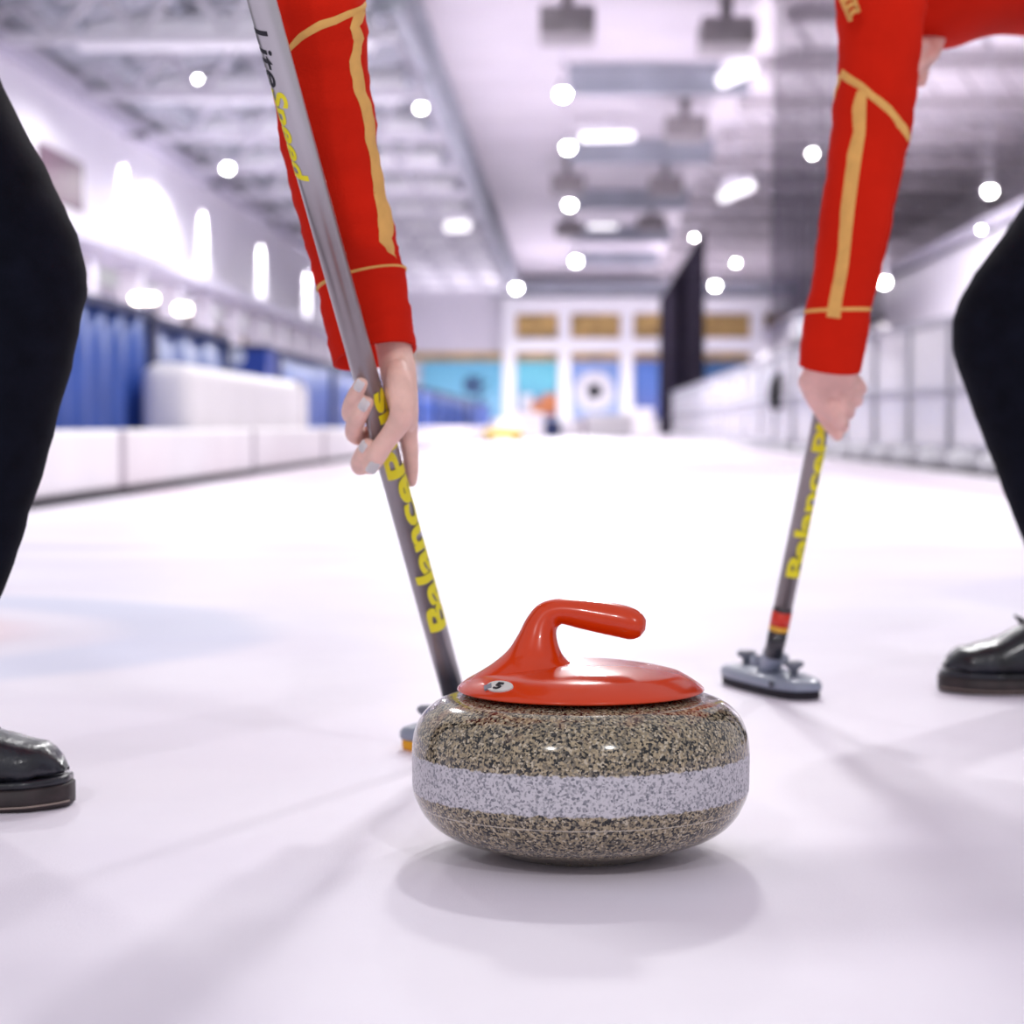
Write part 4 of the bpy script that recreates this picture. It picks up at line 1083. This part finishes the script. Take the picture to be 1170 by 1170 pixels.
Loft([sec((1360, 55), (1360, -175), 3.0, .16), sec((1280, 50), (1280, -180), 3.0, .155), sec((1200, 42), (1200, -190), 2.98, .16), sec((1140, 38), (1135, -200), 2.90, .165), sec((1085, 54), (1070, -205), 2.87, .17), sec((1040, 50), (1020, -200), 2.86, .155), sec((985, 0), (975, -170), 2.84, .11), sec((955, -50), (950, -130), 2.84, .05)]).mesh(jk, 44, 5)
slR = Loft([sec((940, -120), (1068, -110), 2.72, .075), sec((948, -50), (1062, -40), 2.64, .060), sec((954, 0), (1058, 8), 2.60, .052), sec((957, 40), (1053, 48), 2.595, .049), sec((958, 80), (1049, 88), 2.595, .047), sec((952, 118), (1045, 126), 2.60, .046), sec((949, 156), (1038, 166), 2.605, .045), sec((943, 205), (1027, 212), 2.61, .043),
            sec((935, 258), (1017.5, 262), 2.625, .041), sec((930, 308), (1007, 310), 2.64, .039), sec((920.5, 354), (996, 352), 2.655, .036), sec((915, 392), (990, 394), 2.665, .035, -.004), sec((913, 417), (983, 424), 2.67, .034, -.009)], wob=.028, wseed=4.1)
slR.mesh(jk, 64, 6, hole=1)
jr = link('jacket', jk, M['red'], PR); jr['label'] = 'red jacket with a golden yellow stripe down the sleeve'
sb = bmesh.new()
slR.strip(sb, [((974, 104), (985, 104)), ((969, 128), (984, 128)), ((970, 150), (983, 152)), ((964, 178), (979, 180)), ((959, 215), (974, 217)), ((955, 260), (969, 262)), ((953, 290), (966, 292)), ((947, 325), (961, 326)), ((941, 362), (956, 364))])
link('sleeve_stripe', sb, M['gold'], jr)
sb = bmesh.new()
slR.strip(sb, [((958, 88), (961, 79)), ((974, 101), (980, 94)), ((990, 115), (994, 107)), ((1008, 130), (1013, 122)), ((1019, 145), (1024, 137)), ((1034, 163), (1038, 155))])
link('yoke_stripe', sb, M['gold'], jr)
sb = bmesh.new()
slR.strip(sb, [((952, 118), (953, 112)), ((953, 103), (956, 100)), ((957, 88), (960, 84))])
link('side_stripe', sb, M['gold'], jr)
link('cuff_seam', slR.ring(bmesh.new(), 10.0, 10.10, .001), M['gold'], jr)
# braided trim at the chest
tb = bmesh.new()
for q in range(7):
    a = at(949 + q * 3.6, -26 + q * 7.5, 2.535); b = at(960 + q * 3.3, -32 + q * 7.5, 2.535)
    tube(tb, [a, (a + b) / 2 + Vector((0, -.004, .003)), b], .0028, 6)
tube(tb, [at(948, -30, 2.535), at(962, 0, 2.535), at(972, 24, 2.54)], .003, 6); tube(tb, [at(960, -34, 2.535), at(974, -6, 2.535), at(981, 14, 2.54)], .003, 6)
link('chest_braid', tb, M['gold'], jr)

def g2(px, py, d, r=None):
    p = at(px, py, 2.735 + d); return (p, r) if r is not None else p
palm = Loft([(g2(955, 370, -.078), (.024, 0, 0), (0, -.022, 0)), (g2(951, 400, -.068), (.0265, 0, 0), (0, -.0215, 0)), (g2(948, 422, -.055), (.0340, 0, 0), (0, -.0205, 0)), (g2(946, 438, -.040), (.0380, 0, -.001), (0, -.0185, 0)), (g2(948, 452, -.030), (.0330, 0, -.003), (0, -.0180, 0)), (g2(951, 466, -.024), (.0240, 0, -.003), (0, -.0165, 0)), (g2(953, 476, -.022), (.0160, 0, -.002), (0, -.014, 0)), (g2(954, 484, -.022), (.007, 0, -.002), (0, -.008, 0))])
ch = [
    [g2(921, 438, -.030, .0100), g2(928, 454, -.022, .0092), g2(938, 470, -.014, .0092), g2(947, 484, -.014, .0090), g2(957, 497, -.016, .0080)],           # thumb along the shaft
    [g2(948, 452, -.036, .0105), g2(956, 474, -.034, .0105), g2(962, 484, -.018, .0098), g2(960, 488, .010, .0090), g2(946, 484, .036, .0078)],
    [g2(958, 444, -.040, .0105), g2(965, 463, -.034, .0102), g2(969, 471, -.012, .0095), g2(962, 474, .020, .0088), g2(946, 470, .038, .0075)],
    [g2(966, 438, -.040, .0100), g2(975, 452, -.032, .0096), g2(978, 458, -.008, .0090), g2(968, 461, .022, .0082), g2(952, 458, .040, .0070)],
    [g2(972, 430, -.038, .0090), g2(981, 440, -.028, .0086), g2(983, 446, -.004, .0080), g2(974, 449, .022, .0072), g2(958, 448, .040, .0065)]]
hb = hand_mesh(palm, ch, .0017, 2, .5)
Loft([(g2(955, 375, -.078), (.0235, 0, 0), (0, -.0215, 0)), (at(975, 260, 2.626), (.030, 0, 0), (0, -.030, 0)), (at(998, 100, 2.597), (.036, 0, 0), (0, -.036, 0)), (at(1004, -60, 2.66), (.042, 0, 0), (0, -.042, 0))]).mesh(hb, 24, 4)
# second hand at the top of the broom, between chest and sleeve
oh = A2 + ax2 * on2(78)
palm = Loft([(at(1075, 10, 2.86), (.024, 0, 0), (0, -.02, 0)), (at(1062, 45, 2.83), (.022, 0, 0), (0, -.018, 0)), (at(1050, 68, 2.80), (.024, 0, 0), (0, -.02, 0)), (at(1042, 84, 2.79), (.010, 0, 0), (0, -.01, 0))])
ch = [[(at(1056 - 7 * q, 50 + 8 * q, 2.80), .009), (at(1040 - 3 * q, 60 + 9 * q, 2.775), .0088), (at(1026 - 2 * q, 66 + 9 * q, 2.79), .0082), (at(1024 - 2 * q, 68 + 9 * q, 2.81), .007)] for q in range(4)] + [[(at(1052, 62, 2.81), .010), (at(1054, 80, 2.80), .009), (at(1052, 94, 2.79), .0075)]]
h2 = hand_mesh(palm, ch, .0022, 4, .5)
me = bpy.data.meshes.new('t'); h2.to_mesh(me); h2.free(); hb.from_mesh(me); bpy.data.meshes.remove(me)
nb = at(965, -110, 2.92); hd = Vector((-.86, -.1, .30)).normalized(); hf = Vector((-.35, -.3, -.86)); hf = (hf - hd * hf.dot(hd)).normalized()
head_on(hb, nb, hd, hf)
bR = link('body', hb, M['skin2'], PR); bR['label'] = 'bare fist closed round the shaft'
hair_on(nb, hd, hf, PR, M['hair'])
shoe(PR, at(1076, 780, 2.9).x, 2.895, 0, facing=-1)
shoe(PR, at(1480, 700, 3.28).x, 3.28, 0, facing=-1)
keep(PR, [])
for o in PR.children:
    for c_ in o.children:
        c_.data.transform(Matrix.Translation(-PR.location))
